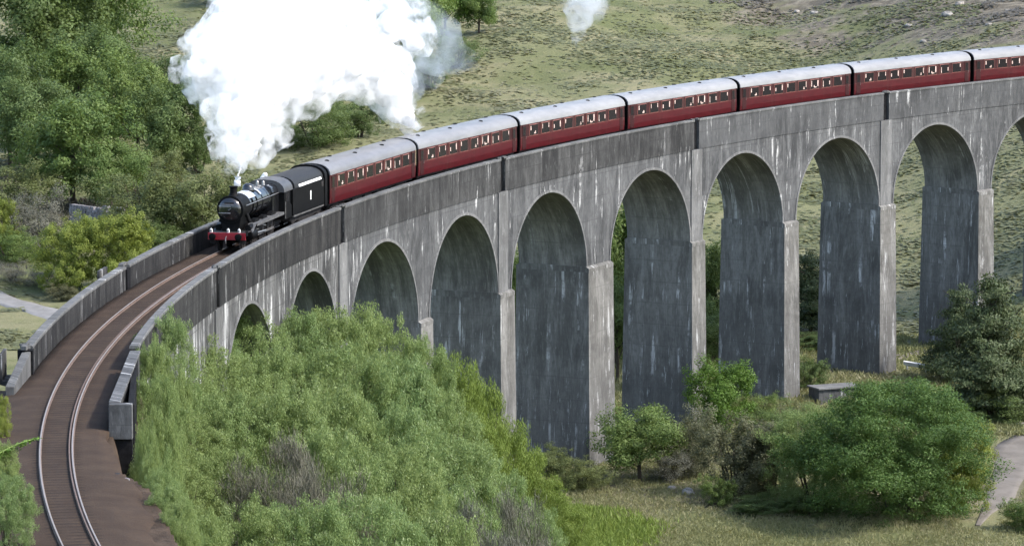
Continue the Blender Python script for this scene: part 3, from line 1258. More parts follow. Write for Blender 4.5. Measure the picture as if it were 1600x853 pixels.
b.build('emblem', M['white'], tend)
b = MB()
b.box((-lt + 1.0, 1.31, 2.6), (.5, .03, .36))
b.build('locker', M['grime'], tend)
b = MB()
b.box((0, 0, .85), (2 * lt - .4, 2.0, .3))
for sg in (1, -1):
    b.prism_y([(-lt + .3, 1.0), (lt - .3, 1.0), (lt - .6, .42), (lt - 1.7, .66), (.9, .42), (-.9, .42), (-lt + 1.7, .66), (-lt + .6, .42)], sg * .98 - .04, sg * .98 + .04)
b.build('frame', M['grime'], tend)
for x in (-2.5, -.1, 2.3):
    wm = MB()
    for sg in (1, -1):
        q = wheel_mb((x, sg * .76, .56), .56)
        wm.add(q.v, q.f)
    wm.tube([(x, -.76, .56), (x, .76, .56)], .09, 8)
    wm.build('wheelset', M['grime'], tend, smooth='auto')

# locomotive
loc = thing('steam_locomotive', 'black steam locomotive with red buffer beam and shiny boiler leading the train', 'locomotive')
s0, s1 = 48.4, 60.2
sm = (s0 + s1) / 2
p0, p1 = arc(sm - 3), arc(sm + 3)
loc.location = ((p0[0] + p1[0]) / 2, (p0[1] + p1[1]) / 2, 0)
loc.rotation_euler = (0, 0, heading(sm))
hl = (s1 - s0) / 2
xf = hl
zb = 2.72
b = MB()
b.lathe([(-2.2, .86), (-1.8, .85), (1.2, .80), (xf - 2.9, .77)], 'x', (0, 0, zb), 40)
boil = b.build('boiler', M['black'], loc, smooth='auto')
b = MB()
for x in (-1.4, -.1, 1.2, 2.2):
    b.lathe([(-.03, .85), (.03, .85)], 'x', (x, 0, zb), 40)
b.build('boiler_band', M['blackmatt'], boil, smooth='auto')
b = MB()
b.lathe([(xf - 2.9, .86), (xf - .95, .86), (xf - .90, .90), (xf - .86, .88)], 'x', (0, 0, zb), 40)
b.prism([(-.55, 1.3), (.55, 1.3), (.72, 2.3), (-.72, 2.3)], xf - 2.4, xf - .95)
smk = b.build('smokebox', M['blackmatt'], loc, smooth='auto')
b = MB()
b.lathe([(xf - .86, .76), (xf - .80, .75), (xf - .70, .55), (xf - .64, .25), (xf - .63, .001)], 'x', (0, 0, zb), 36)
sd = b.build('smokebox_door', M['black'], smk, smooth=True)
b = MB()
b.tube([(xf - .60, -.5, zb + .35), (xf - .60, .5, zb + .35)], .02, 6)
b.tube([(xf - .66, -.7, zb + .22), (xf - .60, .1, zb + .22)], .03, 6)
b.tube([(xf - .66, -.7, zb - .22), (xf - .60, .1, zb - .22)], .03, 6)
b.tube([(xf - .62, 0, zb), (xf - .50, 0, zb), (xf - .48, .16, zb + .1)], .025, 6)
b.build('door_furniture', M['steel'], sd)
b = MB()
b.box((xf - .66, 0, zb + .42), (.03, .62, .14))
b.build('number_plate', M['grime'], smk)
b = MB()
b.lathe([(0, .36), (.10, .28), (.22, .235), (.50, .235), (.56, .29), (.63, .29), (.64, .2), (.4, .17)], 'z', (xf - 1.75, 0, zb + .80), 24)
b.build('chimney', M['blackmatt'], loc, smooth='auto')
b = MB()
b.lathe([(0, .44), (.10, .40), (.28, .38), (.42, .30), (.50, .14), (.52, .001)], 'z', (.55, 0, zb + .74), 24)
b.build('dome', M['black'], loc, smooth=True)
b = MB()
for x0_, x1_ in ((1.3, xf - 2.95), (-.2, .15)):  # pale sheets paint in the highlight along the boiler top
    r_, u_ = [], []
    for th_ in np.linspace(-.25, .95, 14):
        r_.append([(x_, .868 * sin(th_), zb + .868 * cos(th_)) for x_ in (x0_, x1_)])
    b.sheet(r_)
b.build('highlight_sheet', flat('painted boiler highlight', (.62, .64, .67), .3, .5, .5, .2, 2.), boil, smooth=True)
# firebox (square topped) and safety valves
b = MB()
b.prism([(-.93, 1.5), (.93, 1.5), (.95, 3.10), (.80, 3.42), (.5, 3.56), (-.5, 3.56), (-.80, 3.42), (-.95, 3.10)], -3.75, -2.2)
b.build('firebox', M['black'], loc, bevel=.05)
b = MB()
for y in (-.2, .2):
    b.lathe([(0, .12), (.18, .10), (.26, .06), (.27, .001)], 'z', (-2.5, y, 3.56), 12)
b.build('safety_valve', M['steel'], loc)
# cab with arched roof
b = MB()
for sg in (1, -1):
    b.prism_y([(-3.75, 1.1), (-5.6, 1.1), (-5.6, 1.9), (-5.25, 2.1), (-5.25, 2.95), (-3.75, 2.95)], sg * 1.30 - .03, sg * 1.30 + .03)
b.prism([(-1.27, 1.1), (1.27, 1.1)] + roof_arc(2.95, 3.70, 1.27), -3.80, -3.74)
cab = b.build('cab', M['blackmatt'], loc)
b = MB()
for sg in (1, -1):
    b.box((-4.5, sg * 1.335, 2.55), (.85, .02, .6))
b.build('window', M['glass'], cab)
b = MB()
b.prism(roof_arc(2.95, 3.80, 1.38), -5.75, -3.55)
b.build('cab_roof', roofmat := flat('cab roof grey', (.06, .06, .062), .45, .5, 0, .3), cab, smooth='auto')
b = MB()
for sg in (1, -1):
    b.tube([(-3.9, sg * 1.36, 1.2), (-3.9, sg * 1.36, 2.3)], .022, 6)
b.build('handrail', M['steel'], cab)
# running plates
for sg in (1, -1):
    b = MB()
    b.box((-.2, sg * 1.05, 1.62), (6.9, .55, .07))
    b.prism_y([(xf - 2.6, 1.66), (xf - 2.52, 1.66), (xf - 1.5, 1.20), (xf - 1.58, 1.15)], sg * 1.05 - .27, sg * 1.05 + .27)
    b.box((-.2, sg * 1.315, 1.56), (6.9, .03, .18))
    b.build('running_plate', plate_mat if 'plate_mat' in globals() else (globals().__setitem__('plate_mat', flat('grey running plate', (.10, .10, .10), .5, .4, 0, .4)) or plate_mat), loc)
    b = MB()
    b.tube([(-3.6, sg * .98, zb + .22), (xf - 1.4, sg * .94, zb + .22)], .025, 6)
    b.build('handrail', M['steel'], loc)
    b = MB()
    b.tube([(xf - 2.1, sg * .75, zb - .35), (xf - 2.1, sg * 1.0, 1.75)], .13, 10)
    b.build('steam_pipe', M['blackmatt'], loc, smooth='auto')
    # cylinders and motion
    b = MB()
    b.lathe([(-.62, .001), (-.62, .36), (.55, .36), (.60, .30), (.62, .001)], 'x', (xf - 2.1, sg * 1.02, .98), 24)
    b.lathe([(-.62, .001), (-.62, .2), (.55, .2), (.56, .001)], 'x', (xf - 2.1, sg * 1.0, 1.45), 18)
    b.build('cylinder', M['blackmatt'], loc, smooth='auto')
    b = MB()
    b.box((.15, sg * 1.02, .80), (4.3, .06, .14))
    b.tube([(xf - 2.8, sg * 1.06, .98), (.3, sg * 1.10, .86)], .06, 6)
    b.box((xf - 3.3, sg * 1.02, 1.16), (1.3, .10, .07))
    b.box((xf - 3.3, sg * 1.02, .82), (1.3, .10, .07))
    b.tube([(xf - 3.2, sg * 1.08, 1.5), (1.2, sg * 1.10, 1.36), (.3, sg * 1.12, 1.2)], .035, 6)
    b.build('connecting_rod', M['steel'], loc)
    for x in (-1.95, .25, 2.3 - .05):
        wheel_mb((x, sg * .77, .90), .90, .14, 16).build('driving_wheel', M['grime'], loc, smooth='auto')
        b = MB()
        b.prism_y([(x + 1.0 * cos(t), .9 + 1.0 * sin(t)) for t in np.linspace(.85, 2.29, 9)], sg * .8 - .02, sg * .8 + .25)
        b.build('splasher', M['blackmatt'], loc)
    for x in (xf - 3.25, xf - 1.15):
        wheel_mb((x, sg * .76, .49), .49).build('bogie_wheel', M['grime'], loc, smooth='auto')
    b = MB()
    b.prism([(sg * 1.28 - .02, 1.45), (sg * 1.28 + .02, 1.45), (sg * 1.28 + .02, 1.08), (sg * 1.28 - .02, 1.08)], xf - .5, xf - .04)
    b.build('step_plate', M['blackmatt'], loc)
# frame, front platform and buffer beam
b = MB()
for sg in (1, -1):
    b.box((-.3, sg * .55, 1.0), (10.6, .05, .55))
b.box((xf - 1.0, 0, 1.26), (1.9, 2.45, .05))
b.box((xf - 3.3, 0, .55), (2.8, 1.2, .3))
b.build('frame', M['grime'], loc)
b = MB()
b.box((xf - .05, 0, 1.06), (.10, 2.52, .46))
bb = b.build('buffer_beam', M['redbeam'], loc, bevel=.015)
for sg in (1, -1):
    b = MB()
    b.lathe([(0, .15), (.04, .15), (.06, .11), (.34, .10)], 'x', (xf, sg * .87, 1.06), 18)
    b.lathe([(.34, .23), (.39, .23), (.41, .14), (.415, .001)], 'x', (xf, sg * .87, 1.06), 18)
    b.build('buffer', M['blackmatt'], bb, smooth='auto')
b = MB()
b.tube([(xf + .02, 0, 1.06), (xf + .22, 0, 1.02), (xf + .26, 0, .78), (xf + .2, 0, .62)], .035, 6)
b.build('coupling', M['steel'], bb)
for y, x in ((-1.08, xf - .18), (.05, xf - .22), (.78, xf - .22)):
    b = MB()
    b.box((x, y, 1.40), (.16, .15, .22))
    b.lathe([(0, .05), (.05, .04), (.06, .001)], 'z', (x, y, 1.51), 10)
    lp = b.build('lamp', M['white'], loc, bevel=.015)
    b = MB()
    b.lathe([(0, .07), (.03, .07), (.031, .001)], 'x', (x + .08, y, 1.41), 12)
    b.build('lens', M['steel'], lp)
for sg in (1, -1):
    b = MB()
    b.box((xf - .35, sg * 1.0, .72), (.05, .4, .34))
    b.tube([(xf - .3, sg * .8, .95), (xf - .28, sg * .8, .25)], .03, 6)
    b.build('guard_iron', M['grime'], loc)
# ------------------------------------------------------------------ trees and shrubs beyond the line
GW = 'trees of the wood left of the train'
for kd, px, pyb, w, h, lab in [
    ('dark', 60, 150, 220, 210, 'large dark tree at the top left corner of the wood'),
    ('mid', 135, 120, 180, 190, 'green tree at the top edge of the wood, left of the steam'),
    ('dark', 165, 190, 150, 150, 'dark tree in the middle of the wood below its top edge'),
    ('dark', 15, 260, 130, 190, 'tall dark tree cut off by the left edge of the photo'),
    ('mid', 125, 225, 170, 160, 'full green tree standing in the heart of the wood'),
    ('dark', 60, 275, 150, 150, 'deep green tree in the shaded hollow of the wood'),
    ('mid', 215, 245, 140, 150, 'tree in the wood nearest the left rim of the steam'),
    ('dark', 285, 195, 110, 110, 'dark tree half swallowed by the left side of the steam'),
    ('dark', 265, 275, 130, 150, 'dark tree at the right end of the wood beside the steam'),
    ('darkbush', 310, 270, 90, 100, 'dark shrub at the foot of the steam left of the chimney'),
    ('mid', 115, 325, 185, 175, 'broad bright-topped tree in front of the wood'),
    ('mid', 175, 330, 110, 110, 'rounded tree at the front of the wood above the stone wall'),
    ('olivebush', 20, 335, 120, 90, 'light green shrub under the wood near the left edge'),
]:
    far_tree(kd, px, pyb, w, h, lab, GW)
GS = 'shrubs between the wood and the railway'
for kd, px, pyb, w, h, lab in [
    ('olivebush', 235, 310, 120, 85, 'low olive shrub behind the large olive thicket'),
    ('olivebush', 235, 375, 150, 120, 'left half of the large olive thicket left of the engine'),
    ('olivebush', 310, 385, 150, 130, 'right half of the large olive thicket, nearest the engine'),
    ('darkbush', 250, 400, 80, 60, 'dark low shrub at the foot of the olive thicket'),
    ('greybush', 66, 392, 120, 105, 'lilac-grey leafless shrub left of the stone wall'),
    ('darkbush', 90, 400, 60, 40, 'small dark shrub under the lilac-grey one'),
    ('limebush', 2, 395, 60, 90, 'yellow-green shrub at the left edge of the photo'),
    ('midbush', 15, 410, 90, 55, 'small bright green shrub below the yellow-green one'),
    ('limebush', 112, 455, 105, 115, 'rounded lime shrub, the left one behind the far parapet'),
    ('limebush', 182, 455, 110, 125, 'rounded lime shrub, the right one behind the far parapet'),
    ('greybush', 20, 440, 70, 35, 'low grey heather clump above the gravel path at the left edge'),
    ('greybush', 65, 448, 70, 35, 'low grey heather clump above the gravel path, beside the lime shrub'),
    ('brownbush', 95, 470, 60, 28, 'low brown shrub between the gravel path and the lime shrub'),
]:
    far_tree(kd, px, pyb, w, h, lab, GS)
GH = 'trees on the hillside behind the train'
for kd, px, pyb, w, h, lab in [
    ('darkbush', 490, 228, 125, 85, 'dark bush left of the pair on the slope behind the first coach'),
    ('darkbush', 562, 215, 95, 68, 'dark bush right of the pair on the slope behind the first coach'),
    ('darkbush', 450, 232, 55, 42, 'small dark bush between the engine steam and the pair on the slope'),
    ('mid', 610, 125, 170, 165, 'airy tree standing inside the upper right part of the steam'),
    ('mid', 545, 130, 130, 160, 'tree with dangling boughs seen through a gap in the steam'),
    ('darkbush', 672, 138, 80, 58, 'dark bush veiled by bluish smoke right of the steam'),
    ('darkbush', 715, 105, 70, 55, 'bush in thin blue smoke under the bright green tree'),
    ('bright', 695, 55, 95, 110, 'bright green tree at the top edge right of the steam'),
    ('mid', 748, 52, 75, 85, 'dark green round tree right of the bright green one at the top edge'),
    ('olive', 350, 10, 80, 60, 'tree crown peeping over the upper left of the steam'),
]:
    far_tree(kd, px, pyb, w, h, lab, GH)
GV = 'trees standing behind the piers'
for kd, px, pyt, y, w, lab in [
    ('mid', 806, 372, 366, 120, 'green tree seen through the fifth arch behind the piers'),
    ('darkbush', 800, 500, 360, 110, 'dark shrub low in the narrow gap behind the fourth pier'),
    ('mid', 962, 298, 385, 150, 'tall green tree seen through the gap of the sixth arch'),
    ('dark', 965, 430, 378, 110, 'dark lower tree in the gap of the sixth arch'),
    ('dark', 1118, 375, 398, 110, 'dark tree seen through the seventh arch'),
    ('darkbush', 1112, 480, 390, 110, 'dark shrub low in the seventh arch'),
    ('conifer', 1268, 400, 404, 130, 'dark conifer behind the pier in the eighth arch'),
    ('darkbush', 1262, 520, 396, 120, 'dark shrub under the conifer in the eighth arch'),
]:
    top_shrub(kd, px, pyt, y, w, lab, GV)
GR = 'shrubs in front of the tall piers'
for kd, px, pyb, w, h, lab in [
    ('bright', 1128, 690, 110, 130, 'bright green bush between the two tallest piers'),
    ('mid', 1000, 752, 135, 120, 'green tree at the foot of the tall pier beside the meadow'),
    ('brownbush', 1075, 745, 90, 110, 'brownish thin shrub right of the green tree'),
    ('brownbush', 1150, 775, 150, 140, 'large brownish shrub left of the big round bush'),
    ('greybush', 1045, 752, 80, 60, 'grey leafless shrub at the foot of the tall pier'),
    ('brownbush', 1205, 770, 120, 130, 'grey-green shrub touching the left of the big round bush'),
    ('willow', 1270, 785, 160, 150, 'pale grey-green bush, left neighbour of the big round bush'),
    ('bigbush', 1400, 806, 300, 210, 'big round dark green bush in front of the right piers'),
    ('limebush', 1500, 796, 105, 150, 'lime green right flank of the big round bush by the gravel path'),
    ('midbush', 1120, 792, 55, 52, 'small green bush at the edge of the meadow'),
    ('olivebush', 910, 765, 85, 58, 'light green shrub at the foot of the fifth arch pier'),
    ('olivebush', 860, 745, 70, 50, 'light green shrub at the lush grass slope'),
    ('darkbush', 1190, 800, 90, 30, 'low dark undergrowth left of the big round bush'),
    ('darkbush', 1260, 806, 90, 32, 'low dark undergrowth under the pale grey-green bush'),
    ('darkbush', 1215, 690, 110, 62, 'dark shrub at the foot of the pier left of the concrete slab'),
    ('darkbush', 1262, 612, 60, 60, 'dark shrub behind the left end of the concrete slab'),
    ('darkbush', 1375, 640, 90, 48, 'dark shrub at the foot of the pier right of the concrete slab'),
    ('olivebush', 1330, 665, 100, 42, 'olive shrub between the concrete slab and the big round bush'),
    ('midbush', 1180, 655, 70, 45, 'green shrub between the two piers left of the slab'),
    ('darkbush', 1110, 640, 80, 50, 'dark shrub behind the bright bush between the tall piers'),
    ('conifer', 1545, 650, 190, 212, 'dark layered conifer at the right edge in front of the last pier'),
    ('conifer', 1500, 600, 110, 150, 'dark thin conifer covering the foot of the last pier'),
    ('darkbush', 1560, 660, 130, 60, 'dark low shrub under the conifer at the right edge'),
    ('darkbush', 1500, 650, 100, 45, 'dark low shrub behind the big round bush by the white board'),
    ('olivebush', 1455, 632, 90, 26, 'low olive shrub beside the white board'),
    ('midbush', 1610, 830, 90, 60, 'green bush in the lower right corner'),
]:
    far_tree(kd, px, pyb, w, h, lab, GR)
GN = 'willow shrubs covering the near slope'
rows_ = [
    # px, top y, depth, width
    ('willow', 252, 500, 230, 95), ('willow', 275, 498, 250, 110), ('willow', 325, 512, 262, 105), ('willow', 392, 492, 268, 115), ('willow', 450, 492, 272, 125), ('willow', 530, 484, 274, 135),
    ('willow', 606, 500, 276, 115), ('willow', 655, 535, 276, 95),
    ('willowlime', 704, 560, 282, 95), ('willowlime', 742, 604, 286, 95), ('willowlime', 780, 655, 288, 95), ('willowlime', 815, 706, 290, 90), ('willowlime', 850, 752, 288, 85), ('willowlime', 885, 800, 286, 80), ('willowlime', 735, 650, 276, 90),
    ('willow', 248, 540, 221, 85), ('willow', 265, 552, 245, 130), ('willow', 345, 556, 252, 140), ('willow', 440, 550, 255, 140), ('willow', 535, 545, 258, 140), ('willow', 622, 565, 260, 130), ('willow', 690, 615, 262, 110),
    ('willow', 243, 595, 212, 80), ('willow', 240, 650, 205, 78), ('willow', 268, 635, 232, 130), ('willow', 340, 620, 238, 140), ('willow', 430, 612, 240, 150), ('willow', 522, 606, 243, 150), ('willow', 612, 640, 246, 150), ('willow', 700, 690, 250, 130), ('willow', 772, 725, 256, 110),
    ('willow', 242, 705, 201, 80), ('willow', 247, 760, 198, 85), ('willow', 275, 720, 219, 130), ('willow', 345, 710, 223, 140), ('twiggy', 430, 690, 222, 150), ('willow', 520, 680, 228, 150), ('willow', 610, 705, 232, 150), ('twiggy', 500, 735, 216, 140), ('willow', 705, 760, 238, 140), ('twiggy', 790, 775, 242, 130), ('willow', 836, 800, 246, 90),
    ('willow', 278, 800, 194, 90), ('willow', 305, 848, 191, 110), ('willow', 290, 800, 206, 120), ('willow', 370, 790, 210, 150), ('willow', 470, 790, 211, 150), ('willow', 570, 780, 214, 160), ('willow', 670, 810, 220, 160), ('twiggy', 735, 800, 226, 150),
]
pos_words = ['upper left corner', 'upper left', 'top left of centre', 'top centre', 'crest', 'right crest', 'right shoulder']
near_things = []
for i, (kd, px, py, y, w) in enumerate(rows_):
    band = 'uppermost' if y > 259 else ('upper middle' if y > 248 else ('lower middle' if y > 232 else 'lowest'))
    side = 'beside the ballast' if px < 255 else 'under the abutment wall' if px < 320 else ('below the smallest arches' if px < 480 else ('mid-slope' if px < 640 else 'by the right rim'))
    what = {'willow': 'feathery willow shrub', 'willowlime': 'yellow-green shrub', 'twiggy': 'grey twiggy shrub'}[kd]
    o = top_shrub(kd, px, py - 2, y, w * 1.22, '%s, %s row, %s' % (what, band, side), GN)
    near_things.append((o, px, band))
seen = {}
for o, px, band in near_things:
    seen.setdefault(o['label'], []).append((px, o))
ORD = ['leftmost', 'second from the left', 'third from the left', 'fourth from the left', 'fifth from the left', 'sixth from the left', 'seventh from the left', 'eighth from the left', 'ninth from the left']
for lab, lst in seen.items():
    if len(lst) > 1:
        lst.sort(key=lambda q: q[0])
        for j, (px, o) in enumerate(lst):
            o['label'] = lab + ', ' + ('the left one' if len(lst) == 2 and j == 0 else 'the right one' if len(lst) == 2 else ORD[j])
for j, (s_, o_, w_, h_, lab) in enumerate([
    (-27, -4.3, 1.6, 1.5, 'low leafy shrub at the ballast edge right beside the pale wall end'),
    (-31, -4.3, 1.5, .9, 'small leafy shrub at the ballast edge below the pale wall end'),
    (-35, -4.5, 1.8, 1.0, 'leafy shrub spilling over the right ballast edge'),
    (-39.5, -4.6, 1.9, 1.1, 'bushy shrub spilling over the right ballast edge near the bottom'),
    (-44, -4.7, 2.0, 1.1, 'lowest shrub on the right ballast edge, at the bottom of the photo')]):
    pp = arc(s_, o_)
    gg = gz(pp[0], pp[1])
    plant('willow', (pp[0], pp[1], gg - .2), w_, h_ + max(0, -.7 - gg), lab, 'shrubs along the ballast edge')
# plants at the lower left corner, close to the line
for kd, px, py, y, w, lab in [
    ('willow', 8, 745, 172, 95, 'leafy shrub at the lower left corner beside the ballast'),
    ('willow', -10, 690, 180, 75, 'leafy shrub at the left edge above the corner shrub'),
    ('limebush', -4, 612, 200, 40, 'yellow leafed shrub at the left edge below the sloping wall'),
]:
    top_shrub(kd, px, py, y, w, lab, 'shrubs beside the ballast')
# a long lime shoot that leans over the ballast
b = MB()
q0, q1 = at_depth(-8, 712, 179), at_depth(62, 684, 181.5)
pts = []
for i in range(15):
    t = i / 14
    pts.append((q0[0] + (q1[0] - q0[0]) * t, q0[1] + (q1[1] - q0[1]) * t, q0[2] + (q1[2] - q0[2]) * t + .12 * sin(pi * t)))
sh = thing('bramble_shoot', 'single lime green shoot leaning over the ballast from the left edge', 'plant', (q0[0] - .6, q0[1], gz(q0[0] - .6, q0[1])))
bb_ = tuple(sh.location)
b.tube([(q0[0] - .6, q0[1], bb_[2] - .1), (q0[0] - .4, q0[1], (bb_[2] + q0[2]) / 2)] + pts, [.035] * 2 + [.032 - .0015 * i for i in range(15)], 6)
b.build('stem', flat('green stem', (.16, .24, .05), .6, .3, 0, .2), sh, base=bb_)
P, Nn = [], []
for i in range(260):
    t = random.random() ** .8
    k_ = min(13, int(t * 14))
    P.append((pts[k_][0] - bb_[0] + random.gauss(0, .10), pts[k_][1] - bb_[1] + random.gauss(0, .10), pts[k_][2] - bb_[2] - abs(random.gauss(0, .22)) * (1 - t)))
    Nn.append((random.gauss(0, .6), random.gauss(0, .6), 1))
me = leaf_mesh('leaves', np.array(P), np.array(Nn), .17, .5, M['lf_bright'], RNG.uniform(0, 1, 260))
o = bpy.data.objects.new('leaves', me)
COL.objects.link(o)
o.parent = sh

# ------------------------------------------------------------------ grass
def blades(name, x, y, hgt, asp, mat, upz=1.2, zoff=.35, tscale=.05):
    z = G(x, y)
    n = len(x)
    p = np.stack([x, y, z + hgt * zoff], -1)
    nr = RNG.normal(size=(n, 3)) * np.array([1, 1, .25]) if upz is not None else RNG.normal(size=(n, 3)) * .15 + np.array([.08, -.08, 1.])
    tint = np.clip(.45 + .35 * fbm(x * tscale, y * tscale, 3, 21) + RNG.normal(size=n) * .16, 0, 1)
    me = leaf_mesh(name, p, nr, hgt, asp, mat, tint, (0, 0, upz) if upz is not None else None)
    o = bpy.data.objects.new(name, me)
    COL.objects.link(o)
    tag(o, kind='stuff')
    return o


n = 240000
x = RNG.uniform(-8, 52, n)
y = RNG.uniform(292, 356, n)
keep = (np.abs(x / y) < .135) & (RNG.uniform(0, 1, n) < .35 + .75 * sstep(-.3, .5, fbm(x / 4, y / 4, 3, 2)))
pth = np.array([on_ground(*p)[:2] for p in ((1528, 822), (1566, 775), (1582, 730), (1584, 698), (1650, 678))])
dmin = np.full(n, 99.)
for t in np.linspace(0, 1, 40):
    q = [np.interp(t * 4, range(5), pth[:, 0]), np.interp(t * 4, range(5), pth[:, 1])]
    dmin = np.minimum(dmin, np.hypot(x - q[0], y - q[1]))
keep &= (dmin > 1.3 + .9 * RNG.uniform(0, 1, n))
blades('meadow_grass', x[keep], y[keep], .42, .16, M['lf_grass'], .8)
n = 90000
x = RNG.uniform(2, 56, n)
y = RNG.uniform(350, 402, n)
keep = RNG.uniform(0, 1, n) < .3 + .8 * sstep(-.3, .5, fbm(x / 5, y / 5, 3, 7))
blades('bank_grass', x[keep], y[keep], .7, .2, M['lf_grass'], .8)
# lush slope between the shrubs and the meadow
n = 150000
x = RNG.uniform(-9, 13, n)
y = RNG.uniform(262, 318, n)
keep = RNG.uniform(0, 1, n) < sstep(11, 1, x + 2.5 * fbm(x / 5, y / 5, 3, 2) - (y - 285) * .05)
blades('lush_grass', x[keep], y[keep], .75, .13, M['lf_lush'])
# rough hillside
n = 200000
y = 395 + 330 * RNG.uniform(0, 1, n) ** 1.25
x = RNG.uniform(-.135, .135, n) * y
keep = (RNG.uniform(0, 1, n) < .15 + .95 * sstep(-.25, .55, fbm(x / 9, y / 9, 3, 6)))
hx = .012 * x + .0042 * y
keep &= hx + .35 * fbm(x / 20, y / 20, 2, 8) < 3.25
keep &= ~((x < -36) & (y < 470) & (y > 405) & (vnoise(x / 3, y / 3, 2) > -.2))
blades('hillside_grass', x[keep], y[keep], .9, .5, M['lf_tuft'], None, .08, tscale=.03)
n = 45000
y = RNG.uniform(520, 720, n)
x = RNG.uniform(30, 95, n)
keep = (.012 * x + .0042 * y + .35 * fbm(x / 20, y / 20, 2, 8) > 3.22) & (fbm(x / 6, y / 6, 3, 4) > -.1)
blades('heather', x[keep], y[keep], .8, .5, M['lf_heather'], None, .2, tscale=.05)
n = 9000
y = RNG.uniform(440, 500, n)
x = -RNG.uniform(.085, .13, n) * y
keep = fbm(x / 5, y / 5, 3, 4) > .1
blades('heather', x[keep], y[keep], .6, .35, M['lf_heather'], tscale=.1)

# ------------------------------------------------------------------ stones, slabs, walls
def rock(px, py, w, label, group):
    import bmesh
    p = on_ground(px, py)
    bm = bmesh.new()
    bmesh.ops.create_icosphere(bm, subdivisions=3, radius=.5)
    sd = random.random() * 50
    for v in bm.verts:
        c = v.co
        f = 1 + .22 * float(vnoise(c.x * 3 + sd, c.y * 3 + c.z * 2, 1)) + .12 * float(vnoise(c.x * 7 + sd, c.z * 7 + c.y * 3, 2))
        c *= f
        c.z = max(-.2, min(.34, c.z * .8))
    me = bpy.data.meshes.new('rock')
    bm.to_mesh(me)
    bm.free()
    me.materials.append(M['rock'])
    o = bpy.data.objects.new('rock', me)
    COL.objects.link(o)
    o.location = (p[0], p[1], p[2] + .05 * w)
    o.rotation_euler = (0, 0, random.uniform(0, 6))
    o.scale = (w, w * .75, w * .7)
    return tag(o, label, 'rock', group)


for px, py, w, lab in [(1272, 22, 1.3, 'pale boulder in the heather at the top right'), (1245, 20, 1.2, 'smaller pale boulder left of the boulder in the heather'),
                       (1480, 25, 2.0, 'long pale rock at the left of the top right moor'), (1500, 8, 1.6, 'pale rock near the top edge of the moor'),
                       (1545, 40, 1.1, 'pale rock in the brown moor above the last coach'), (1575, 18, .9, 'pale rock near the top right corner'),
                       (1443, 66, 1.1, 'white stone in the grass above the fifth coach'), (1420, 42, 1.3, 'stone at the grassy edge of the moor')]:
    rock(px, py, w, lab, 'rocks on the moor')
for px, py, w, lab in [(1585, 650, 1.6, 'pale rock above the gravel path at the right edge'), (1560, 672, .9, 'brown stone left of the gravel path end'),
                       (1598, 668, 1.4, 'rock where the gravel path meets the right edge'), (1540, 690, .8, 'small stone between the big round bush and the path'),
                       (1050, 765, 1.0, 'grey stone at the meadow edge under the green tree'), (1075, 770, 1.3, 'grey stone among litter left of the small green bush')]:
    rock(px, py, w, lab, 'rocks by the path and the meadow')

p = on_ground(1304, 628)
sl = thing('concrete_slab', 'low concrete slab wall with flat lid at the foot of the right pier', 'slab', (p[0], p[1], p[2]), .42)
b = MB()
b.box((0, 0, .55), (4.2, 1.9, 1.5))
b.build('base', M['para'], sl, bevel=.04)
b = MB()
b.box((.05, 0, 1.38), (4.5, 2.3, .14))
b.build('lid', M['pale'], sl, bevel=.02)
p = on_ground(1446, 588)
wb = MB()
wb.prism([(-.09, 0), (.09, 0), (.09, .42), (-.09, .42)], -2.1, 2.1)
for x_ in (-1.8, 0, 1.8):
    wb.box((x_, 0, -.2), (.14, .12, .6))
o = wb.build('white_board', M['white'], None, bevel=.02)
o.location = (p[0], p[1], p[2] + .75)
o.rotation_euler = (.5, .10, -.42)
tag(o, 'long white board lying on the bank behind the big round bush', 'board')

# rubble stone wall between the wood and the shrubs
p0, p1 = on_ground(112, 352), on_ground(188, 362)
b = MB()
dx, dy = p1[0] - p0[0], p1[1] - p0[1]
Lw = hypot(dx, dy)
for j in range(9):
    tx = 0
    while tx < Lw:
        w_ = random.uniform(.35, .9)
        cx_, cy_ = p0[0] + dx * (tx + w_ / 2) / Lw, p0[1] + dy * (tx + w_ / 2) / Lw
        z_ = p0[2] + (p1[2] - p0[2]) * tx / Lw
        if j < 7 or random.random() < .5:
            b.box((cx_ + random.uniform(-.05, .05), cy_ + random.uniform(-.09, .09), z_ + j * .3 + .1), (w_ * .95, random.uniform(.5, .7), .29), atan2(dy, dx) + random.uniform(-.08, .08), random.uniform(.85, 1))
        tx += w_
o = b.build('stone_wall', M['stonewall'])
tag(o, 'rough grey dry stone wall between the wood and the lime shrubs', 'stone wall')
# blue rag caught in the shrubs near the ballast
q = at_depth(258, 815, 207.0)
b = MB()
r = []
for i in range(7):
    r.append([(q[0] + .16 * (j - 3) * (1 - i * .08) + .03 * sin(i * 2 + j), q[1] - 1.0 + .08 * sin(j * 1.7 + i), q[2] + .45 - i * .16 + .04 * cos(j * 2.1)) for j in range(7)])
b.sheet(r)
o = b.build('plastic_sheet', flat('pale blue plastic', (.22, .30, .48), .4, .4, 0, .2), smooth=True)
m_ = o.modifiers.new('thick', 'SOLIDIFY')
m_.thickness = .012
tag(o, 'pale blue plastic sheet caught in the shrubs beside the ballast', 'plastic sheet')
# rubble by the end recess
for i, (px, py, w) in enumerate([(183, 746, .55), (196, 752, .4), (190, 765, .5)]):
    qq = at_z(px, py, -.5)
    rk = rock(1500, 700, w, ['dark rubble block by the recess below the pale wall end', 'white-flecked rubble block at the ballast edge', 'lowest rubble block at the ballast edge'][i], 'rubble at the wall end')
    rk.location = (qq[0], qq[1], -.42)
    rk.data.materials[0] = M['stonewall' if i == 1 else 'grime']

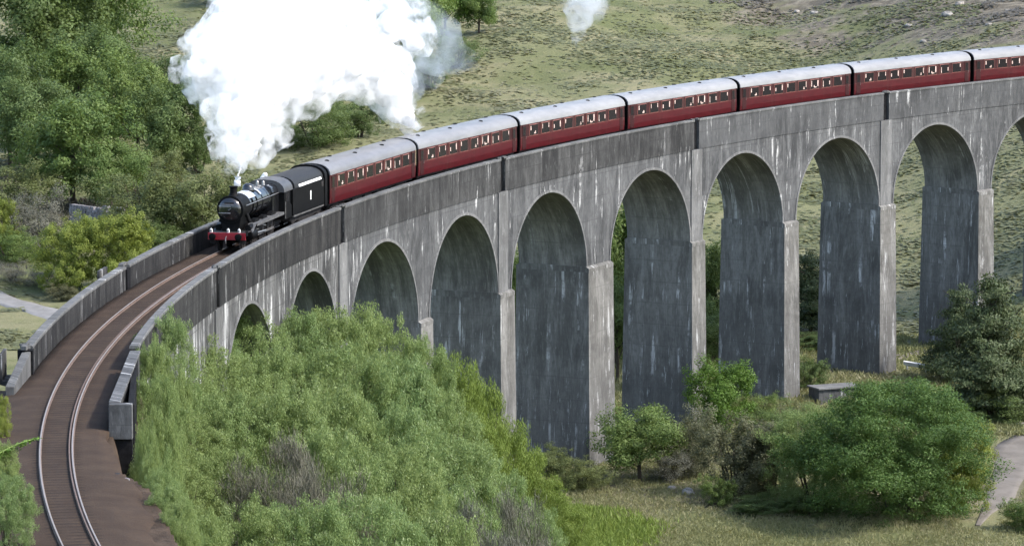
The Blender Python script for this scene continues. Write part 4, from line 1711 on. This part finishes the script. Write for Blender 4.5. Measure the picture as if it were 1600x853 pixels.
# ------------------------------------------------------------------ steam
k = N('dense steam', 1.0, 0.0)
k.col((.93, .935, .94))
tr = k.n('ShaderNodeBsdfTranslucent')
tr.inputs['Color'].default_value = (.93, .935, .94, 1)
mx = k.n('ShaderNodeMixShader')
mx.inputs[0].default_value = .5
k.t.links.new(k.b.outputs[0], mx.inputs[1])
k.t.links.new(tr.outputs[0], mx.inputs[2])
k.t.links.new(mx.outputs[0], k.out.inputs[0])
M['steam'] = k.m


def vapour(name, dens, colr, lo, hi, scale=.55, aniso=.2):
    k = N(name)
    k.t.nodes.remove(k.b)
    v = k.n('ShaderNodeVolumePrincipled')
    v.inputs['Color'].default_value = (*colr, 1)
    v.inputs['Anisotropy'].default_value = aniso
    f = k.noise(k.coord('Object'), scale, 6, .62, .5)
    k.put(v.inputs['Density'], k.ramp(f, lo, hi, 0, dens))
    k.t.links.new(v.outputs[0], k.out.inputs['Volume'])
    return k.m


M['vapour'] = vapour('thin steam', 2.2, (.985, .99, 1.0), .46, .64, .8)
M['bluesmoke'] = vapour('bluish smoke', .26, (.86, .93, 1.0), .40, .68, .4)


def pd(px, py):
    return 293 + (px - 372) * .07 + (280 - py) * .045


def blobs(name, spheres, mat, parent, base, voxel, disp, grow=1.0, depth=1.0):
    import bmesh
    bm = bmesh.new()
    for (px, py, r) in spheres:
        y = pd(px, py)
        c = at_depth(px, py, y)
        rad = r * y / F * grow
        mtx = __import__('mathutils').Matrix.Translation((c[0] - base[0], c[1] - base[1], c[2] - base[2])) @ __import__('mathutils').Matrix.Diagonal((rad, rad * depth, rad, 1))
        bmesh.ops.create_icosphere(bm, subdivisions=3, radius=1.0, matrix=mtx)
    me = bpy.data.meshes.new(name)
    bm.to_mesh(me)
    bm.free()
    me.materials.append(mat)
    o = bpy.data.objects.new(name, me)
    COL.objects.link(o)
    o.parent = parent
    rm = o.modifiers.new('remesh', 'REMESH')
    rm.mode = 'VOXEL'
    rm.voxel_size = voxel
    rm.use_smooth_shade = True
    for i, (sz, st) in enumerate(disp):
        tx = bpy.data.textures.new(name + str(i), 'CLOUDS')
        tx.noise_scale = sz
        tx.noise_depth = 3
        d = o.modifiers.new('d%d' % i, 'DISPLACE')
        d.texture = tx
        d.strength = st
        d.mid_level = .5
        d.texture_coords = 'LOCAL'
    return o


SB = at_depth(372, 276, pd(372, 276))
steam = thing('steam_plume', 'huge billow of bright white steam from the engine chimney', 'steam', SB)
CORE = [(372, 285, 3.5), (373, 278, 5), (374, 270, 7), (376, 261, 9), (378, 250, 12), (383, 224, 32), (381, 203, 34), (372, 190, 34), (388, 172, 50), (365, 150, 42), (402, 130, 66), (350, 120, 52), (335, 105, 42), (330, 85, 34), (352, 60, 42), (375, 40, 45),
        (395, 85, 75), (460, 100, 72), (450, 50, 75), (420, 10, 70), (375, -20, 40), (480, 0, 70), (500, 60, 50), (520, 98, 50), (565, 105, 46), (600, 130, 38), (620, 150, 28), (628, 172, 22), (595, 90, 34), (640, 70, 18),
        (560, 70, 30), (612, 40, 26), (642, 185, 11), (570, 30, 20), (300, 110, 13), (318, 60, 20)]
blobs('dense_steam', CORE, M['steam'], steam, SB, .22, [(2.4, 1.3), (.8, .75), (.3, .32)], .90, .8)
FR = [(371, 290, 5), (372, 282, 8), (374, 271, 10), (366, 256, 15), (352, 262, 9), (398, 255, 12), (405, 240, 18), (345, 215, 22), (335, 170, 22), (430, 215, 24), (285, 110, 22), (300, 75, 24)] + [(a, b_, c * 1.10 + 4) for a, b_, c in CORE] + [(608, 160, 18), (655, 55, 30), (640, 20, 35), (650, 195, 14), (615, 180, 20), (530, 60, 40), (590, 10, 40), (350, 235, 18)]
blobs('thin_steam', FR, M['vapour'], steam, SB, .5, [(2.2, 1.6), (.9, .7)], 1.12, .85)
b0 = at_depth(690, 80, pd(690, 80))
sm2 = thing('smoke_wisp', 'thin bluish smoke drifting right of the white steam', 'smoke', b0)
blobs('smoke', [(650, 60, 40), (690, 85, 40), (715, 90, 28), (660, 115, 36), (640, 140, 26), (670, 30, 34), (610, 20, 40), (735, 95, 22), (700, 50, 26)], M['bluesmoke'], sm2, b0, .5, [(2., 1.)])
b0 = at_depth(915, 30, pd(915, 30))
sm3 = thing('smoke_wisp', 'small separate white wisp at the top edge above the second coach', 'smoke', b0)
M['wisp'] = vapour('white wisp', .5, (.95, .97, 1.0), .40, .64, .5)
blobs('smoke', [(915, 0, 42), (908, 30, 24), (925, 18, 26), (905, 52, 14), (898, 66, 9)], M['wisp'], sm3, b0, .45, [(2., 1.)])
b0 = at_depth(411, 277, 286.5)
b0 = tuple(loc.matrix_world @ __import__('mathutils').Vector((0, 0, 0))) if False else b0
sm4 = thing('steam_puff', 'tiny white steam puff above the safety valves of the engine', 'steam', b0)
pdo = pd
pd = lambda px, py: 286.0
blobs('steam', [(411, 279, 5.5), (414, 274, 4.5), (409, 283, 4)], M['steam'], sm4, b0, .06, [(.3, .15)])
pd = pdo
b0 = at_depth(638, 206, 312)
sm5 = thing('steam_puff', 'grey steam leak behind the roof joint of the first two coaches', 'steam', b0)
pd = lambda px, py: 312.0
blobs('steam', [(640, 205, 13), (634, 196, 12), (645, 192, 12)], vapour('grey leak', 1.6, (.72, .72, .74), .38, .62, .8), sm5, b0, .3, [(1., .5)])
pd = pdo

# ------------------------------------------------------------------ light, sky, camera
sd = np.array([.80, -.26, .90])
sd /= np.linalg.norm(sd)
el = math.asin(sd[2])
az = atan2(sd[0], sd[1])
sun = bpy.data.lights.new('sun', 'SUN')
sun.energy = 1.7
sun.angle = radians(4)
sun.color = (1.0, .955, .89)
so = bpy.data.objects.new('sun', sun)
COL.objects.link(so)
from mathutils import Vector
so.rotation_euler = Vector(sd).to_track_quat('Z', 'Y').to_euler()
so.location = (60, 150, 120)
wd = bpy.data.worlds.new('World')
sc.world = wd
wd.use_nodes = True
nt = wd.node_tree
bg = nt.nodes['Background']
sky = nt.nodes.new('ShaderNodeTexSky')
sky.sky_type = 'NISHITA'
sky.sun_disc = False
sky.sun_elevation = el
sky.sun_rotation = az
sky.air_density = 1.0
sky.dust_density = 2.0
nt.links.new(sky.outputs[0], bg.inputs[0])
bg.inputs[1].default_value = .15

cam = bpy.data.cameras.new('camera')
co = bpy.data.objects.new('camera', cam)
COL.objects.link(co)
co.location = (0, 0, CAMZ)
co.rotation_euler = (pi / 2 - PT, 0, 0)
cam.sensor_width = 36
cam.sensor_fit = 'HORIZONTAL'
cam.lens = F / W * 36
cam.clip_end = 12000
cam.clip_start = 1
sc.camera = co

sc.view_settings.view_transform = 'Standard'
sc.view_settings.look = 'None'
sc.view_settings.exposure = 1.42
sc.view_settings.gamma = 1
sc.render.engine = 'CYCLES'
cy = sc.cycles
cy.use_denoising = True
try:
    cy.denoiser = 'OPENIMAGEDENOISE'
    cy.denoising_prefilter = 'ACCURATE'
except Exception:
    pass
cy.max_bounces = 10
cy.diffuse_bounces = 3
cy.glossy_bounces = 2
cy.transmission_bounces = 4
cy.volume_bounces = 8
cy.transparent_max_bounces = 8
cy.use_adaptive_sampling = True
cy.adaptive_threshold = .02
cy.volume_step_rate = 1.5
cy.sample_clamp_indirect = 8
